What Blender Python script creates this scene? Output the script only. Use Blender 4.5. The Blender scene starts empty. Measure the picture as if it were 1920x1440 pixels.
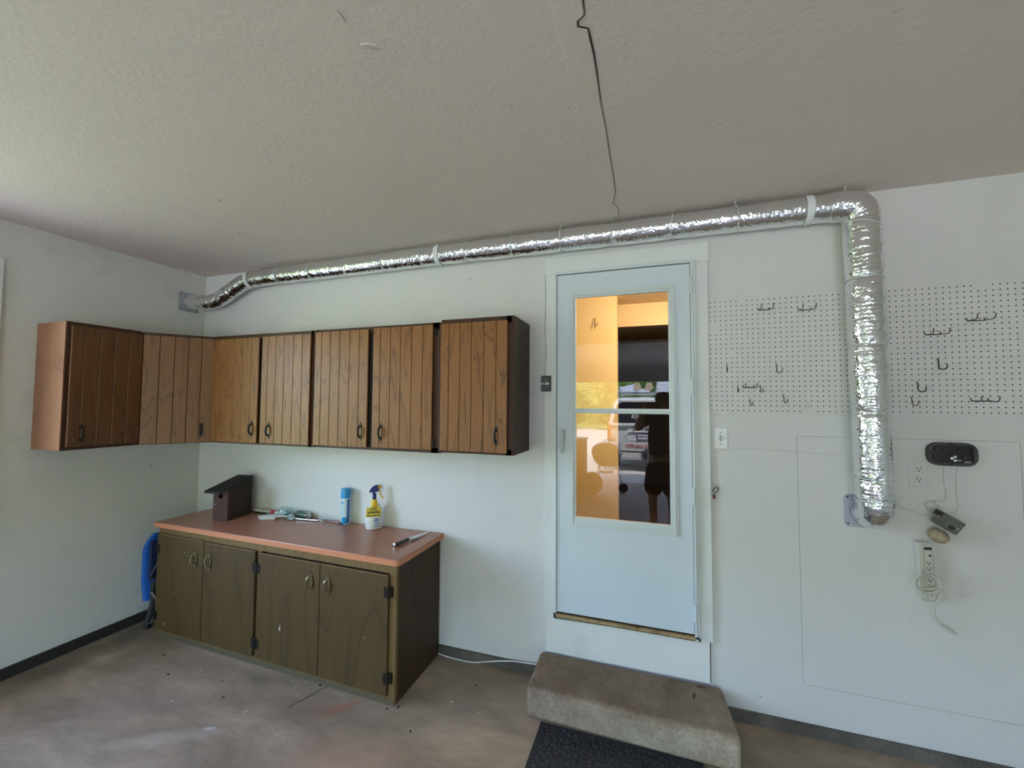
import bpy, bmesh, math, random
from mathutils import Vector, Matrix, noise
random.seed(7)
C = bpy.context.scene.collection
PI = math.pi

# ------------------------------------------------------------------ camera
cam = bpy.data.cameras.new('camera')
cam.sensor_width = 36.0
cam.lens = 777.6/1920*36
cam.clip_start = 0.01
camo = bpy.data.objects.new('camera', cam); C.objects.link(camo)
r_, u_, f_ = Vector((0.9474,0.3201,0.0057)), Vector((0.0092,-0.0451,0.9989)), Vector((-0.3200,0.9463,0.0457))
f_.normalize(); r_ = f_.cross(u_).normalized(); u_ = r_.cross(f_)
M = Matrix((( r_.x,u_.x,-f_.x,3.5967),(r_.y,u_.y,-f_.y,-2.4745),(r_.z,u_.z,-f_.z,1.6232),(0,0,0,1)))
camo.matrix_world = M
bpy.context.scene.camera = camo
# ------------------------------------------------------------------ world, sun, exposure
SC = bpy.context.scene
w = bpy.data.worlds.new('world'); SC.world = w; w.use_nodes = True
nt = w.node_tree; nt.nodes.clear()
sky = nt.nodes.new('ShaderNodeTexSky'); sky.sky_type = 'NISHITA'; sky.sun_disc = False
sky.sun_elevation = math.radians(66); sky.sun_rotation = math.radians(40); sky.air_density = 1.0; sky.dust_density = 2.0
bg = nt.nodes.new('ShaderNodeBackground'); bg.inputs[1].default_value = 4.6
wo = nt.nodes.new('ShaderNodeOutputWorld')
nt.links.new(sky.outputs[0], bg.inputs[0]); nt.links.new(bg.outputs[0], wo.inputs[0])
sun = bpy.data.lights.new('sun', 'SUN'); sun.energy = 30.0; sun.angle = 0.01; sun.color = (1,0.95,0.87)
so = bpy.data.objects.new('sun', sun); C.objects.link(so)
so.rotation_euler = Vector((-0.25,-0.32,-0.91)).to_track_quat('-Z','Y').to_euler()
def portal(loc, rot, sx, sy):
    l = bpy.data.lights.new('light_portal','AREA'); l.shape='RECTANGLE'; l.size=sx; l.size_y=sy
    l.cycles.is_portal = True
    o = bpy.data.objects.new('light_portal', l); C.objects.link(o); o.location=loc; o.rotation_euler=rot
portal((3.15,-6.52,1.04),(PI/2,0,0),4.9,2.08)          # garage opening, faces in
portal((-0.16,-1.95,1.58),(PI/2,0,-PI/2),1.42,1.58)         # left window
vs = SC.view_settings
vs.view_transform = 'Standard'; vs.look = 'None'; vs.gamma = 1.0; vs.exposure = 0.0; vs.use_curve_mapping = False
SC.cycles.use_denoising = True
SC.cycles.max_bounces = 12; SC.cycles.diffuse_bounces = 8; SC.cycles.glossy_bounces = 6; SC.cycles.transparent_max_bounces = 16
SC.cycles.sample_clamp_indirect = 6.0

# ------------------------------------------------------------------ helpers
class MB:
    def __init__(s): s.v=[]; s.f=[]; s.m=None
    def add(s, vs, fs):
        n=len(s.v)
        for p in vs: s.v.append(tuple(s.m @ Vector(p)) if s.m is not None else tuple(p))
        for f in fs: s.f.append(tuple(i+n for i in f))
        return s
    def box(s,x0,x1,y0,y1,z0,z1):
        return s.add([(x0,y0,z0),(x1,y0,z0),(x1,y1,z0),(x0,y1,z0),(x0,y0,z1),(x1,y0,z1),(x1,y1,z1),(x0,y1,z1)],
              [(0,3,2,1),(4,5,6,7),(0,1,5,4),(1,2,6,5),(2,3,7,6),(3,0,4,7)])
    def prism(s, poly, vec):
        n=len(poly); v=Vector(vec)
        a=[Vector(p) for p in poly]; b=[p+v for p in a]
        return s.add(a+b,[tuple(range(n))[::-1],tuple(range(n,2*n))]+[(i,(i+1)%n,n+(i+1)%n,n+i) for i in range(n)])
    def tube(s, pts, r, seg=10, cap=True, rad=None):
        pts=[Vector(p) for p in pts]; n=len(pts)
        T=[(pts[min(i+1,n-1)]-pts[max(i-1,0)]).normalized() for i in range(n)]
        N=T[0].orthogonal().normalized(); vs=[]
        for i in range(n):
            N=(N-T[i]*N.dot(T[i])).normalized(); B=T[i].cross(N)
            rr = rad[i] if rad else r
            for k in range(seg):
                a=2*PI*k/seg; vs.append(pts[i]+(N*math.cos(a)+B*math.sin(a))*rr)
        fs=[(i*seg+k,i*seg+(k+1)%seg,(i+1)*seg+(k+1)%seg,(i+1)*seg+k) for i in range(n-1) for k in range(seg)]
        if cap: fs+= [tuple(range(seg))[::-1], tuple(range((n-1)*seg,n*seg))]
        return s.add(vs,fs)
    def lathe(s, prof, c=(0,0,0), axis=(0,0,1), seg=24, cap=True):
        ax=Vector(axis).normalized(); q=Vector((0,0,1)).rotation_difference(ax).to_matrix(); c=Vector(c)
        vs=[];n=len(prof)
        for (r,z) in prof:
            for k in range(seg):
                a=2*PI*k/seg; vs.append(c+q@Vector((r*math.cos(a),r*math.sin(a),z)))
        fs=[(i*seg+k,i*seg+(k+1)%seg,(i+1)*seg+(k+1)%seg,(i+1)*seg+k) for i in range(n-1) for k in range(seg)]
        if cap: fs+=[tuple(range(seg))[::-1], tuple(range((n-1)*seg,n*seg))]
        return s.add(vs,fs)
    def ring(s, c, R, r, axis=(0,0,1), seg=24, rs=6, a0=0, a1=2*PI):
        ax=Vector(axis).normalized(); q=Vector((0,0,1)).rotation_difference(ax).to_matrix(); c=Vector(c)
        full=abs(a1-a0-2*PI)<1e-6; n=seg+(0 if full else 1)
        vs=[c+q@Vector(((R+r*math.cos(b*2*PI/rs))*math.cos(a0+(a1-a0)*i/seg),(R+r*math.cos(b*2*PI/rs))*math.sin(a0+(a1-a0)*i/seg),r*math.sin(b*2*PI/rs))) for i in range(n) for b in range(rs)]
        fs=[(i*rs+b,((i+1)%n)*rs+b,((i+1)%n)*rs+(b+1)%rs,i*rs+(b+1)%rs) for i in range(seg if full else n-1) for b in range(rs)]
        return s.add(vs,fs)
def base(o):
    v=Vector((0,0,0))
    while o is not None: v+=o.location; o=o.parent
    return v
def link(name, me, mat, parent=None, smooth=True, ang=35, bevel=0, bseg=2):
    o=bpy.data.objects.new(name,me); C.objects.link(o)
    if parent is not None: o.parent=parent
    if mat is not None and not me.materials: me.materials.append(mat)
    if smooth:
        me.polygons.foreach_set('use_smooth',[True]*len(me.polygons)); me.set_sharp_from_angle(angle=math.radians(ang))
    if bevel:
        b=o.modifiers.new('bevel','BEVEL'); b.width=bevel; b.segments=bseg; b.limit_method='ANGLE'; b.angle_limit=0.6
    return o
def part(name, mb, mat, parent=None, label=None, origin=None, **k):
    b = base(parent) if parent is not None else Vector(origin or (0,0,0))
    me=bpy.data.meshes.new(name)
    me.from_pydata([(x-b.x,y-b.y,z-b.z) for x,y,z in mb.v],[],mb.f); me.update()
    bm=bmesh.new(); bm.from_mesh(me); bmesh.ops.recalc_face_normals(bm,faces=bm.faces); bm.to_mesh(me); bm.free()
    o=link(name,me,mat,parent,**k)
    if parent is None and origin: o.location=origin
    if label: o['label']=label
    return o
def struct(name, mb, mat, parent=None, **k):
    o=part(name,mb,mat,parent,**k)
    if parent is None: o['kind']='structure'
    return o
def sempty(name, loc=(0,0,0)):
    o=bpy.data.objects.new(name,None); C.objects.link(o); o.location=loc; o['kind']='structure'; o.empty_display_size=.05; return o
def thing(name,label,cat,loc,group=None):
    o=bpy.data.objects.new(name,None); C.objects.link(o); o.location=loc; o['label']=label; o['category']=cat; o.empty_display_size=.05
    if group: o['group']=group
    return o
def solo(name, mb, mat, label, cat, origin, group=None, **k):
    o=part(name,mb,mat,None,origin=origin,**k); o['label']=label; o['category']=cat
    if group: o['group']=group
    return o
def copy_tree(o, parent=None):
    c=o.copy(); C.objects.link(c); c.parent=parent
    for ch in list(o.children): copy_tree(ch,c)
    return c
def text(s, size, loc, rot, mat, parent, name='lettering', ext=.001, align='CENTER', sx=1.0, label=None):
    cu=bpy.data.curves.new(name,'FONT'); cu.body=s; cu.size=size; cu.extrude=ext; cu.align_x=align; cu.align_y='CENTER'; cu.resolution_u=2
    t=bpy.data.objects.new(name,cu); C.objects.link(t)
    dg=bpy.context.evaluated_depsgraph_get(); dg.update()
    me=bpy.data.meshes.new_from_object(t.evaluated_get(dg)); bpy.data.objects.remove(t); bpy.data.curves.remove(cu)
    from mathutils import Euler
    me.transform(Matrix.Translation(Vector(loc)-base(parent)) @ Euler(rot).to_matrix().to_4x4() @ Matrix.Diagonal((sx,1,1,1)))
    me.materials.clear(); me.materials.append(mat)
    o=bpy.data.objects.new(name,me); C.objects.link(o); o.parent=parent
    if label: o['label']=label
    return o

# ------------------------------------------------------------------ materials
def mat(name, col, rough=.6, metal=0, bump=None, spec=.5, var=None, emit=None, coat=0):
    m=bpy.data.materials.new(name); m.use_nodes=True; n=m.node_tree.nodes; l=m.node_tree.links
    b=n['Principled BSDF']; b.inputs['Base Color'].default_value=(*col,1); b.inputs['Roughness'].default_value=rough
    b.inputs['Metallic'].default_value=metal; b.inputs['Specular IOR Level'].default_value=spec
    if coat: b.inputs['Coat Weight'].default_value=coat; b.inputs['Coat Roughness'].default_value=.15
    tc=n.new('ShaderNodeTexCoord')
    if var:   # (scale, other colour, detail, lo, hi)
        t=n.new('ShaderNodeTexNoise'); t.inputs['Scale'].default_value=var[0]; t.inputs['Detail'].default_value=var[2]
        t.inputs['Roughness'].default_value=.6
        r=n.new('ShaderNodeValToRGB'); r.color_ramp.elements[0].position=var[3]; r.color_ramp.elements[1].position=var[4]
        r.color_ramp.elements[0].color=(*col,1); r.color_ramp.elements[1].color=(*var[1],1)
        l.new(tc.outputs['Object'],t.inputs['Vector']); l.new(t.outputs['Fac'],r.inputs[0]); l.new(r.outputs[0],b.inputs['Base Color'])
    if bump:  # (scale, strength, distance)
        t=n.new('ShaderNodeTexNoise'); t.inputs['Scale'].default_value=bump[0]; t.inputs['Detail'].default_value=3
        bp=n.new('ShaderNodeBump'); bp.inputs['Strength'].default_value=bump[1]; bp.inputs['Distance'].default_value=bump[2]
        l.new(tc.outputs['Object'],t.inputs['Vector']); l.new(t.outputs['Fac'],bp.inputs['Height']); l.new(bp.outputs[0],b.inputs['Normal'])
    if emit: b.inputs['Emission Color'].default_value=(*emit[0],1); b.inputs['Emission Strength'].default_value=emit[1]
    return m
def wood(name, c1, c2, c3, rough=.45, sc=1.0, coat=.15, spread=.6):
    m=bpy.data.materials.new(name); m.use_nodes=True; n=m.node_tree.nodes; l=m.node_tree.links; b=n['Principled BSDF']
    tc=n.new('ShaderNodeTexCoord'); oi=n.new('ShaderNodeObjectInfo')
    mp=n.new('ShaderNodeMapping'); mp.inputs['Scale'].default_value=(1,1,.16)
    cx=n.new('ShaderNodeCombineXYZ'); mu=n.new('ShaderNodeMath'); mu.operation='MULTIPLY'; mu.inputs[1].default_value=37
    l.new(oi.outputs['Random'],mu.inputs[0]); l.new(mu.outputs[0],cx.inputs[0]); l.new(mu.outputs[0],cx.inputs[2])
    ad=n.new('ShaderNodeVectorMath'); ad.operation='ADD'; l.new(tc.outputs['Object'],ad.inputs[0]); l.new(cx.outputs[0],ad.inputs[1])
    l.new(ad.outputs[0],mp.inputs['Vector'])
    big=n.new('ShaderNodeTexNoise'); big.inputs['Scale'].default_value=5*sc; big.inputs['Detail'].default_value=2; big.inputs['Distortion'].default_value=.9
    l.new(mp.outputs[0],big.inputs['Vector'])
    m2=n.new('ShaderNodeMath'); m2.operation='MULTIPLY'; m2.inputs[1].default_value=14; l.new(big.outputs['Fac'],m2.inputs[0])
    fr=n.new('ShaderNodeMath'); fr.operation='PINGPONG'; fr.inputs[1].default_value=1; l.new(m2.outputs[0],fr.inputs[0])
    fine=n.new('ShaderNodeTexNoise'); fine.inputs['Scale'].default_value=90*sc; fine.inputs['Detail'].default_value=3; l.new(mp.outputs[0],fine.inputs['Vector'])
    r=n.new('ShaderNodeValToRGB'); e=r.color_ramp.elements; e[0].position=0; e[0].color=(*c1,1); e[1].position=.95; e[1].color=(*c2,1)
    x=e.new(.18); x.color=(*[a*.25+b_*.75 for a,b_ in zip(c1,c2)],1)
    l.new(fr.outputs[0],r.inputs[0])
    mx=n.new('ShaderNodeMixRGB'); mx.inputs[2].default_value=(*c3,1); l.new(r.outputs[0],mx.inputs[1])
    mr=n.new('ShaderNodeMapRange'); mr.inputs[1].default_value=.35; mr.inputs[2].default_value=.75; mr.inputs[4].default_value=spread
    l.new(fine.outputs['Fac'],mr.inputs[0]); l.new(mr.outputs[0],mx.inputs[0]); l.new(mx.outputs[0],b.inputs['Base Color'])
    b.inputs['Roughness'].default_value=rough; b.inputs['Specular IOR Level'].default_value=.3; b.inputs['Coat Weight'].default_value=coat; b.inputs['Coat Roughness'].default_value=.3
    bp=n.new('ShaderNodeBump'); bp.inputs['Strength'].default_value=.15; bp.inputs['Distance'].default_value=.002
    l.new(fine.outputs['Fac'],bp.inputs['Height']); l.new(bp.outputs[0],b.inputs['Normal'])
    return m
def painted(name, col, col2, bscale, bstr, bdist, rough=.7, stain=.5, st=(.55,.8)):
    m=mat(name,col,rough); n=m.node_tree.nodes; l=m.node_tree.links; b=n['Principled BSDF']
    tc=n.new('ShaderNodeTexCoord')
    t=n.new('ShaderNodeTexNoise'); t.inputs['Scale'].default_value=1.3; t.inputs['Detail'].default_value=8; t.inputs['Roughness'].default_value=.65
    r=n.new('ShaderNodeValToRGB'); r.color_ramp.elements[0].position=st[0]; r.color_ramp.elements[1].position=st[1]
    r.color_ramp.elements[0].color=(*col,1); r.color_ramp.elements[1].color=(*col2,1)
    l.new(tc.outputs['Object'],t.inputs['Vector']); l.new(t.outputs['Fac'],r.inputs[0])
    # sparse scuffs
    v=n.new('ShaderNodeTexVoronoi'); v.inputs['Scale'].default_value=6; v.inputs['Randomness'].default_value=1
    l.new(tc.outputs['Object'],v.inputs['Vector'])
    lt=n.new('ShaderNodeMath'); lt.operation='LESS_THAN'; lt.inputs[1].default_value=.045; l.new(v.outputs['Distance'],lt.inputs[0])
    n3=n.new('ShaderNodeTexNoise'); n3.inputs['Scale'].default_value=3; l.new(tc.outputs['Object'],n3.inputs['Vector'])
    g=n.new('ShaderNodeMath'); g.operation='GREATER_THAN'; g.inputs[1].default_value=.55; l.new(n3.outputs['Fac'],g.inputs[0])
    mm=n.new('ShaderNodeMath'); mm.operation='MULTIPLY'; l.new(lt.outputs[0],mm.inputs[0]); l.new(g.outputs[0],mm.inputs[1])
    m3=n.new('ShaderNodeMath'); m3.operation='MULTIPLY'; m3.inputs[1].default_value=stain; l.new(mm.outputs[0],m3.inputs[0])
    mx=n.new('ShaderNodeMixRGB'); mx.inputs[2].default_value=(.25,.24,.22,1); l.new(m3.outputs[0],mx.inputs[0]); l.new(r.outputs[0],mx.inputs[1])
    l.new(mx.outputs[0],b.inputs['Base Color'])
    bt=n.new('ShaderNodeTexNoise'); bt.inputs['Scale'].default_value=bscale; bt.inputs['Detail'].default_value=4; bt.inputs['Roughness'].default_value=.6
    bp=n.new('ShaderNodeBump'); bp.inputs['Strength'].default_value=bstr; bp.inputs['Distance'].default_value=bdist
    l.new(tc.outputs['Object'],bt.inputs['Vector']); l.new(bt.outputs['Fac'],bp.inputs['Height']); l.new(bp.outputs[0],b.inputs['Normal'])
    return m
def concrete(name, cols, rough=.75, sc=1.0, bstr=.3):
    m=bpy.data.materials.new(name); m.use_nodes=True; n=m.node_tree.nodes; l=m.node_tree.links; b=n['Principled BSDF']
    tc=n.new('ShaderNodeTexCoord')
    t=n.new('ShaderNodeTexNoise'); t.inputs['Scale'].default_value=1.1*sc; t.inputs['Detail'].default_value=7; t.inputs['Roughness'].default_value=.62; t.inputs['Distortion'].default_value=.4
    r=n.new('ShaderNodeValToRGB'); e=r.color_ramp.elements
    e[0].position=.3; e[0].color=(*cols[0],1); e[1].position=.72; e[1].color=(*cols[-1],1)
    for i,c in enumerate(cols[1:-1]): x=e.new(.3+.42*(i+1)/(len(cols)-1)); x.color=(*c,1)
    l.new(tc.outputs['Object'],t.inputs['Vector']); l.new(t.outputs['Fac'],r.inputs[0])
    f=n.new('ShaderNodeTexNoise'); f.inputs['Scale'].default_value=70; f.inputs['Detail'].default_value=5
    l.new(tc.outputs['Object'],f.inputs['Vector'])
    mr=n.new('ShaderNodeMapRange'); mr.inputs[1].default_value=.3; mr.inputs[2].default_value=.7; mr.inputs[3].default_value=.78; mr.inputs[4].default_value=1.15
    l.new(f.outputs['Fac'],mr.inputs[0])
    mx=n.new('ShaderNodeMixRGB'); mx.blend_type='MULTIPLY'; mx.inputs[0].default_value=1; l.new(r.outputs[0],mx.inputs[1]); l.new(mr.outputs[0],mx.inputs[2])
    l.new(mx.outputs[0],b.inputs['Base Color']); b.inputs['Roughness'].default_value=rough
    bp=n.new('ShaderNodeBump'); bp.inputs['Strength'].default_value=bstr; bp.inputs['Distance'].default_value=.004
    l.new(f.outputs['Fac'],bp.inputs['Height']); l.new(bp.outputs[0],b.inputs['Normal'])
    return m
def glass(name, r0=.045, tint=(1,1,1)):
    m=bpy.data.materials.new(name); m.use_nodes=True; n=m.node_tree.nodes; l=m.node_tree.links; n.clear()
    g=n.new('ShaderNodeNewGeometry'); dt=n.new('ShaderNodeVectorMath'); dt.operation='DOT_PRODUCT'
    l.new(g.outputs['Incoming'],dt.inputs[0]); l.new(g.outputs['Normal'],dt.inputs[1])
    ab=n.new('ShaderNodeMath'); ab.operation='ABSOLUTE'; l.new(dt.outputs['Value'],ab.inputs[0])
    om=n.new('ShaderNodeMath'); om.operation='SUBTRACT'; om.inputs[0].default_value=1; l.new(ab.outputs[0],om.inputs[1])
    pw=n.new('ShaderNodeMath'); pw.operation='POWER'; pw.inputs[1].default_value=5; l.new(om.outputs[0],pw.inputs[0])
    ma=n.new('ShaderNodeMath'); ma.operation='MULTIPLY_ADD'; ma.inputs[1].default_value=1-r0; ma.inputs[2].default_value=r0; l.new(pw.outputs[0],ma.inputs[0])
    t=n.new('ShaderNodeBsdfTransparent'); t.inputs[0].default_value=(*tint,1); gl=n.new('ShaderNodeBsdfGlossy'); gl.inputs['Roughness'].default_value=0
    mx=n.new('ShaderNodeMixShader'); l.new(ma.outputs[0],mx.inputs[0]); l.new(t.outputs[0],mx.inputs[1]); l.new(gl.outputs[0],mx.inputs[2])
    o=n.new('ShaderNodeOutputMaterial'); l.new(mx.outputs[0],o.inputs[0]); return m
M_wall=painted('wall_paint',(.71,.705,.69),(.63,.62,.595),75,.4,.004,stain=.45)
M_wall_left=painted('wall_paint_left',(.70,.69,.665),(.52,.51,.47),60,.35,.004,stain=.6)
M_ceil=painted('ceiling_paint',(.69,.61,.56),(.66,.58,.53),48,.36,.006,stain=.2)
M_floor=concrete('floor_concrete',[(.22,.185,.15),(.36,.31,.265),(.42,.31,.24),(.52,.45,.38)],rough=.5)
def floor_mat():
    m=bpy.data.materials.new('floor_concrete_stains_shade'); m.use_nodes=True; n=m.node_tree.nodes; l=m.node_tree.links; b=n['Principled BSDF']
    tc=n.new('ShaderNodeTexCoord'); mp=n.new('ShaderNodeMapping'); mp.inputs['Rotation'].default_value=(0,0,-.5); mp.inputs['Scale'].default_value=(.65,1.7,1)
    l.new(tc.outputs['Object'],mp.inputs['Vector'])
    t=n.new('ShaderNodeTexNoise'); t.inputs['Scale'].default_value=2.3; t.inputs['Detail'].default_value=12; t.inputs['Roughness'].default_value=.68; t.inputs['Distortion'].default_value=.5
    l.new(mp.outputs[0],t.inputs['Vector'])
    r=n.new('ShaderNodeValToRGB'); e=r.color_ramp.elements; e[0].position=.30; e[0].color=(.19,.143,.098,1); e[1].position=.72; e[1].color=(.53,.41,.30,1)
    for p_,c in ((.42,(.28,.21,.148)),(.52,(.355,.265,.188)),(.60,(.42,.315,.225))): x=e.new(p_); x.color=(*c,1)
    l.new(t.outputs['Fac'],r.inputs[0]); cur=r.outputs[0]
    d=n.new('ShaderNodeTexNoise'); d.inputs['Scale'].default_value=7; d.inputs['Detail'].default_value=5; l.new(tc.outputs['Object'],d.inputs['Vector'])
    for (x,y,sx,sy,rot,col,st) in [(2.02,-.60,.035,.16,-.6,(.40,.17,.11),.8),(1.90,-.62,.06,.10,-.5,(.34,.20,.14),.5),(2.25,-.85,.30,.18,.2,(.46,.29,.21),.6),(.95,-.95,.35,.12,.4,(.27,.17,.15),.45),(.15,-.75,.14,.8,.0,(.12,.10,.07),.7),(2.62,-.20,.30,.16,.1,(.22,.175,.12),.6),(1.35,-1.05,.25,.05,.5,(.58,.50,.42),.4),(4.6,-.3,.9,.3,0,(.17,.125,.08),.7)]:  # tinted patches; the dark one along the left wall is painted window-sill shade
        sp=n.new('ShaderNodeMapping'); sp.vector_type='TEXTURE'; sp.inputs['Location'].default_value=(x,y,0); sp.inputs['Rotation'].default_value=(0,0,rot); sp.inputs['Scale'].default_value=(sx,sy,9)
        l.new(tc.outputs['Object'],sp.inputs['Vector']); ln=n.new('ShaderNodeVectorMath'); ln.operation='LENGTH'; l.new(sp.outputs[0],ln.inputs[0])
        a=n.new('ShaderNodeMath'); a.operation='MULTIPLY_ADD'; a.inputs[1].default_value=1.6; l.new(d.outputs['Fac'],a.inputs[0]); l.new(ln.outputs['Value'],a.inputs[2])
        q=n.new('ShaderNodeMapRange'); q.inputs[1].default_value=1.1; q.inputs[2].default_value=1.9; q.inputs[3].default_value=st; q.inputs[4].default_value=0; l.new(a.outputs[0],q.inputs[0])
        mx=n.new('ShaderNodeMixRGB'); mx.inputs[2].default_value=(*col,1); l.new(q.outputs[0],mx.inputs[0]); l.new(cur,mx.inputs[1]); cur=mx.outputs[0]
    f=n.new('ShaderNodeTexNoise'); f.inputs['Scale'].default_value=140; f.inputs['Detail'].default_value=4; l.new(tc.outputs['Object'],f.inputs['Vector'])
    mr=n.new('ShaderNodeMapRange'); mr.inputs[1].default_value=.3; mr.inputs[2].default_value=.7; mr.inputs[3].default_value=.88; mr.inputs[4].default_value=1.08; l.new(f.outputs['Fac'],mr.inputs[0])
    mx=n.new('ShaderNodeMixRGB'); mx.blend_type='MULTIPLY'; mx.inputs[0].default_value=1; l.new(cur,mx.inputs[1]); l.new(mr.outputs[0],mx.inputs[2]); l.new(mx.outputs[0],b.inputs['Base Color'])
    rr=n.new('ShaderNodeMapRange'); rr.inputs[3].default_value=.42; rr.inputs[4].default_value=.72; l.new(t.outputs['Fac'],rr.inputs[0]); l.new(rr.outputs[0],b.inputs['Roughness'])
    bp=n.new('ShaderNodeBump'); bp.inputs['Strength'].default_value=.15; bp.inputs['Distance'].default_value=.002; l.new(f.outputs['Fac'],bp.inputs['Height']); l.new(bp.outputs[0],b.inputs['Normal'])
    return m
M_floor=floor_mat()
M_step=concrete('step_concrete',[(.23,.17,.115),(.37,.29,.21),(.52,.45,.35)],sc=2.5)
n_=M_step.node_tree.nodes; l_=M_step.node_tree.links; b_=n_['Principled BSDF']; src=b_.inputs['Base Color'].links[0].from_socket
tc_=n_.new('ShaderNodeTexCoord'); sx3=n_.new('ShaderNodeSeparateXYZ'); l_.new(tc_.outputs['Object'],sx3.inputs[0])
nz=n_.new('ShaderNodeTexNoise'); nz.inputs['Scale'].default_value=14; nz.inputs['Detail'].default_value=5; l_.new(tc_.outputs['Object'],nz.inputs['Vector'])
ad_=n_.new('ShaderNodeMath'); ad_.operation='MULTIPLY_ADD'; ad_.inputs[1].default_value=.05; l_.new(nz.outputs['Fac'],ad_.inputs[0]); l_.new(sx3.outputs['Z'],ad_.inputs[2])
mr_=n_.new('ShaderNodeMapRange'); mr_.inputs[1].default_value=.150; mr_.inputs[2].default_value=.182; mr_.inputs[4].default_value=.75; l_.new(ad_.outputs[0],mr_.inputs[0])
mx_=n_.new('ShaderNodeMixRGB'); mx_.blend_type='MULTIPLY'; mx_.inputs[2].default_value=(.50,.40,.31,1); l_.new(mr_.outputs[0],mx_.inputs[0]); l_.new(src,mx_.inputs[1]); l_.new(mx_.outputs[0],b_.inputs['Base Color'])
M_curb=concrete('curb_concrete',[(.055,.048,.038),(.115,.10,.082),(.18,.16,.135)],sc=3)
M_trim=painted('trim_paint',(.76,.785,.765),(.68,.68,.63),25,.08,.001,rough=.5,stain=.3)
M_kick=painted('kick_board_paint',(.80,.81,.79),(.50,.46,.38),25,.08,.001,rough=.5,stain=.3,st=(.5,.78))
M_door=mat('storm_door_enamel',(.66,.73,.79),.42)
M_alu=mat('painted_aluminium',(.66,.72,.73),.35)
M_sweep=mat('brass_threshold',(.36,.25,.12),.4,.3,var=(18,(.16,.09,.04),6,.5,.7))
M_dark=mat('dark_gap',(.02,.018,.016),.8)
M_glass=glass('pane_glass',.05)
M_winglass=glass('window_glass',.035)
M_yellow=mat('yellow_wall_paint',(.84,.61,.26),.6)
M_yceil=mat('tan_ceiling_paint',(.72,.50,.21),.7)
M_ytrim=mat('cream_trim_paint',(.85,.58,.26),.5)
M_unlitroom=mat('unlit_room_dark',(.02,.014,.010),.7)  # near-black walls: the far room's lack of light put into the colour
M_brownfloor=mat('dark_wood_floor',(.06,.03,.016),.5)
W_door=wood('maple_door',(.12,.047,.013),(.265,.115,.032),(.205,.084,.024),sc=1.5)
W_doorL=wood('maple_door_left_shaded',(.07,.027,.010),(.14,.058,.020),(.105,.042,.015),sc=1.5)  # maple darkened: the left door's shade is put into its colour
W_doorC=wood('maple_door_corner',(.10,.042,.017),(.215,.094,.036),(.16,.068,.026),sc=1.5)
W_carc=wood('dark_stained_frame',(.035,.013,.006),(.065,.025,.011),(.05,.019,.009),rough=.55,coat=.05)
W_end=wood('reddish_end_panel',(.20,.075,.036),(.30,.13,.066),(.25,.10,.05),rough=.38,coat=.3)
W_side=wood('dark_side_panel',(.030,.018,.012),(.050,.032,.022),(.04,.025,.018),rough=.6,coat=.05)
W_base=wood('olive_brown_ply',(.054,.032,.010),(.092,.056,.018),(.070,.042,.013),rough=.6,sc=.45,coat=.0,spread=.8)
W_bframe=wood('base_face_frame',(.13,.078,.030),(.19,.118,.045),(.15,.092,.037),rough=.55,sc=.8,coat=.03)
W_bside=wood('base_side_panel',(.036,.020,.010),(.058,.033,.017),(.046,.026,.013),rough=.6,sc=.6,coat=.03)
M_lam=mat('terracotta_laminate',(.46,.20,.125),.28,var=(420,(.38,.16,.10),2,.45,.6))
M_lamedge=mat('terracotta_laminate_edge',(.60,.24,.13),.3)
M_brass=mat('antique_brass',(.30,.23,.13),.32,.9)
M_black=mat('black_iron',(.022,.020,.019),.38,.5)
M_bird=mat('birdhouse_stain',(.035,.016,.012),.75,bump=(60,.3,.002))
M_birdf=mat('birdhouse_front_stain',(.075,.035,.028),.7,bump=(60,.3,.002))
M_shingle=mat('birdhouse_roof',(.02,.016,.013),.8,bump=(150,.5,.003))
M_steel=mat('steel',(.6,.6,.6),.25,1)
M_wire=mat('steel_wire',(.07,.068,.065),.4,.8)
M_white=mat('white_plastic',(.8,.8,.8),.35)
M_offw=mat('off_white_plastic',(.56,.55,.48),.45)
M_blackp=mat('black_plastic',(.018,.018,.018),.4)
M_blue=mat('blue_plastic',(.012,.11,.47),.4)
M_bluecan=mat('sky_blue_cap',(.01,.28,.62),.3)
M_navy=mat('navy_plastic',(.015,.02,.20),.35)
M_yel=mat('yellow_plastic',(.85,.52,.03),.35)
M_lab=mat('yellow_label',(.72,.58,.05),.4)
M_paleb=mat('pale_label',(.55,.72,.80),.3)
M_bluelab=mat('deep_blue_print',(.02,.10,.40),.35)
M_ink=mat('black_ink',(.03,.02,.02),.5)
M_redink=mat('maroon_ink',(.30,.02,.03),.5)
M_red=mat('red_plastic',(.7,.05,.05),.35)
M_greenlab=mat('green_can_label',(.10,.17,.12),.35,.3)
M_clear=glass('clear_plastic',.10,(.88,.95,.93))
M_beige=mat('beige_plastic',(.40,.33,.23),.5,var=(30,(.30,.22,.14),4,.4,.7))
M_olive=mat('grey_box_plastic',(.17,.165,.13),.5)
M_tie=mat('nylon_tie',(.68,.73,.72),.4)
M_strap=mat('white_strap',(.78,.80,.82),.4)
M_galv=mat('galvanised_plate',(.40,.41,.48),.4,.25)
M_rubber=mat('mat_rubber',(.014,.016,.022),.55)
M_vanw=mat('van_white',(.82,.84,.86),.2,coat=.5)
M_vang=mat('van_glass',(.015,.018,.03),.05,spec=1)
M_bump=mat('van_bumper',(.55,.55,.56),.35)
M_tyre=mat('tyre',(.02,.02,.02),.8)
M_alloy=mat('wheel_metal',(.55,.55,.55),.3,.8)
M_orange=mat('amber_lens',(.8,.22,.05),.25)
M_lensred=mat('red_lens',(.45,.02,.01),.25)
M_ladder=mat('aluminium_ladder',(.72,.74,.78),.35,.6)
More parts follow.
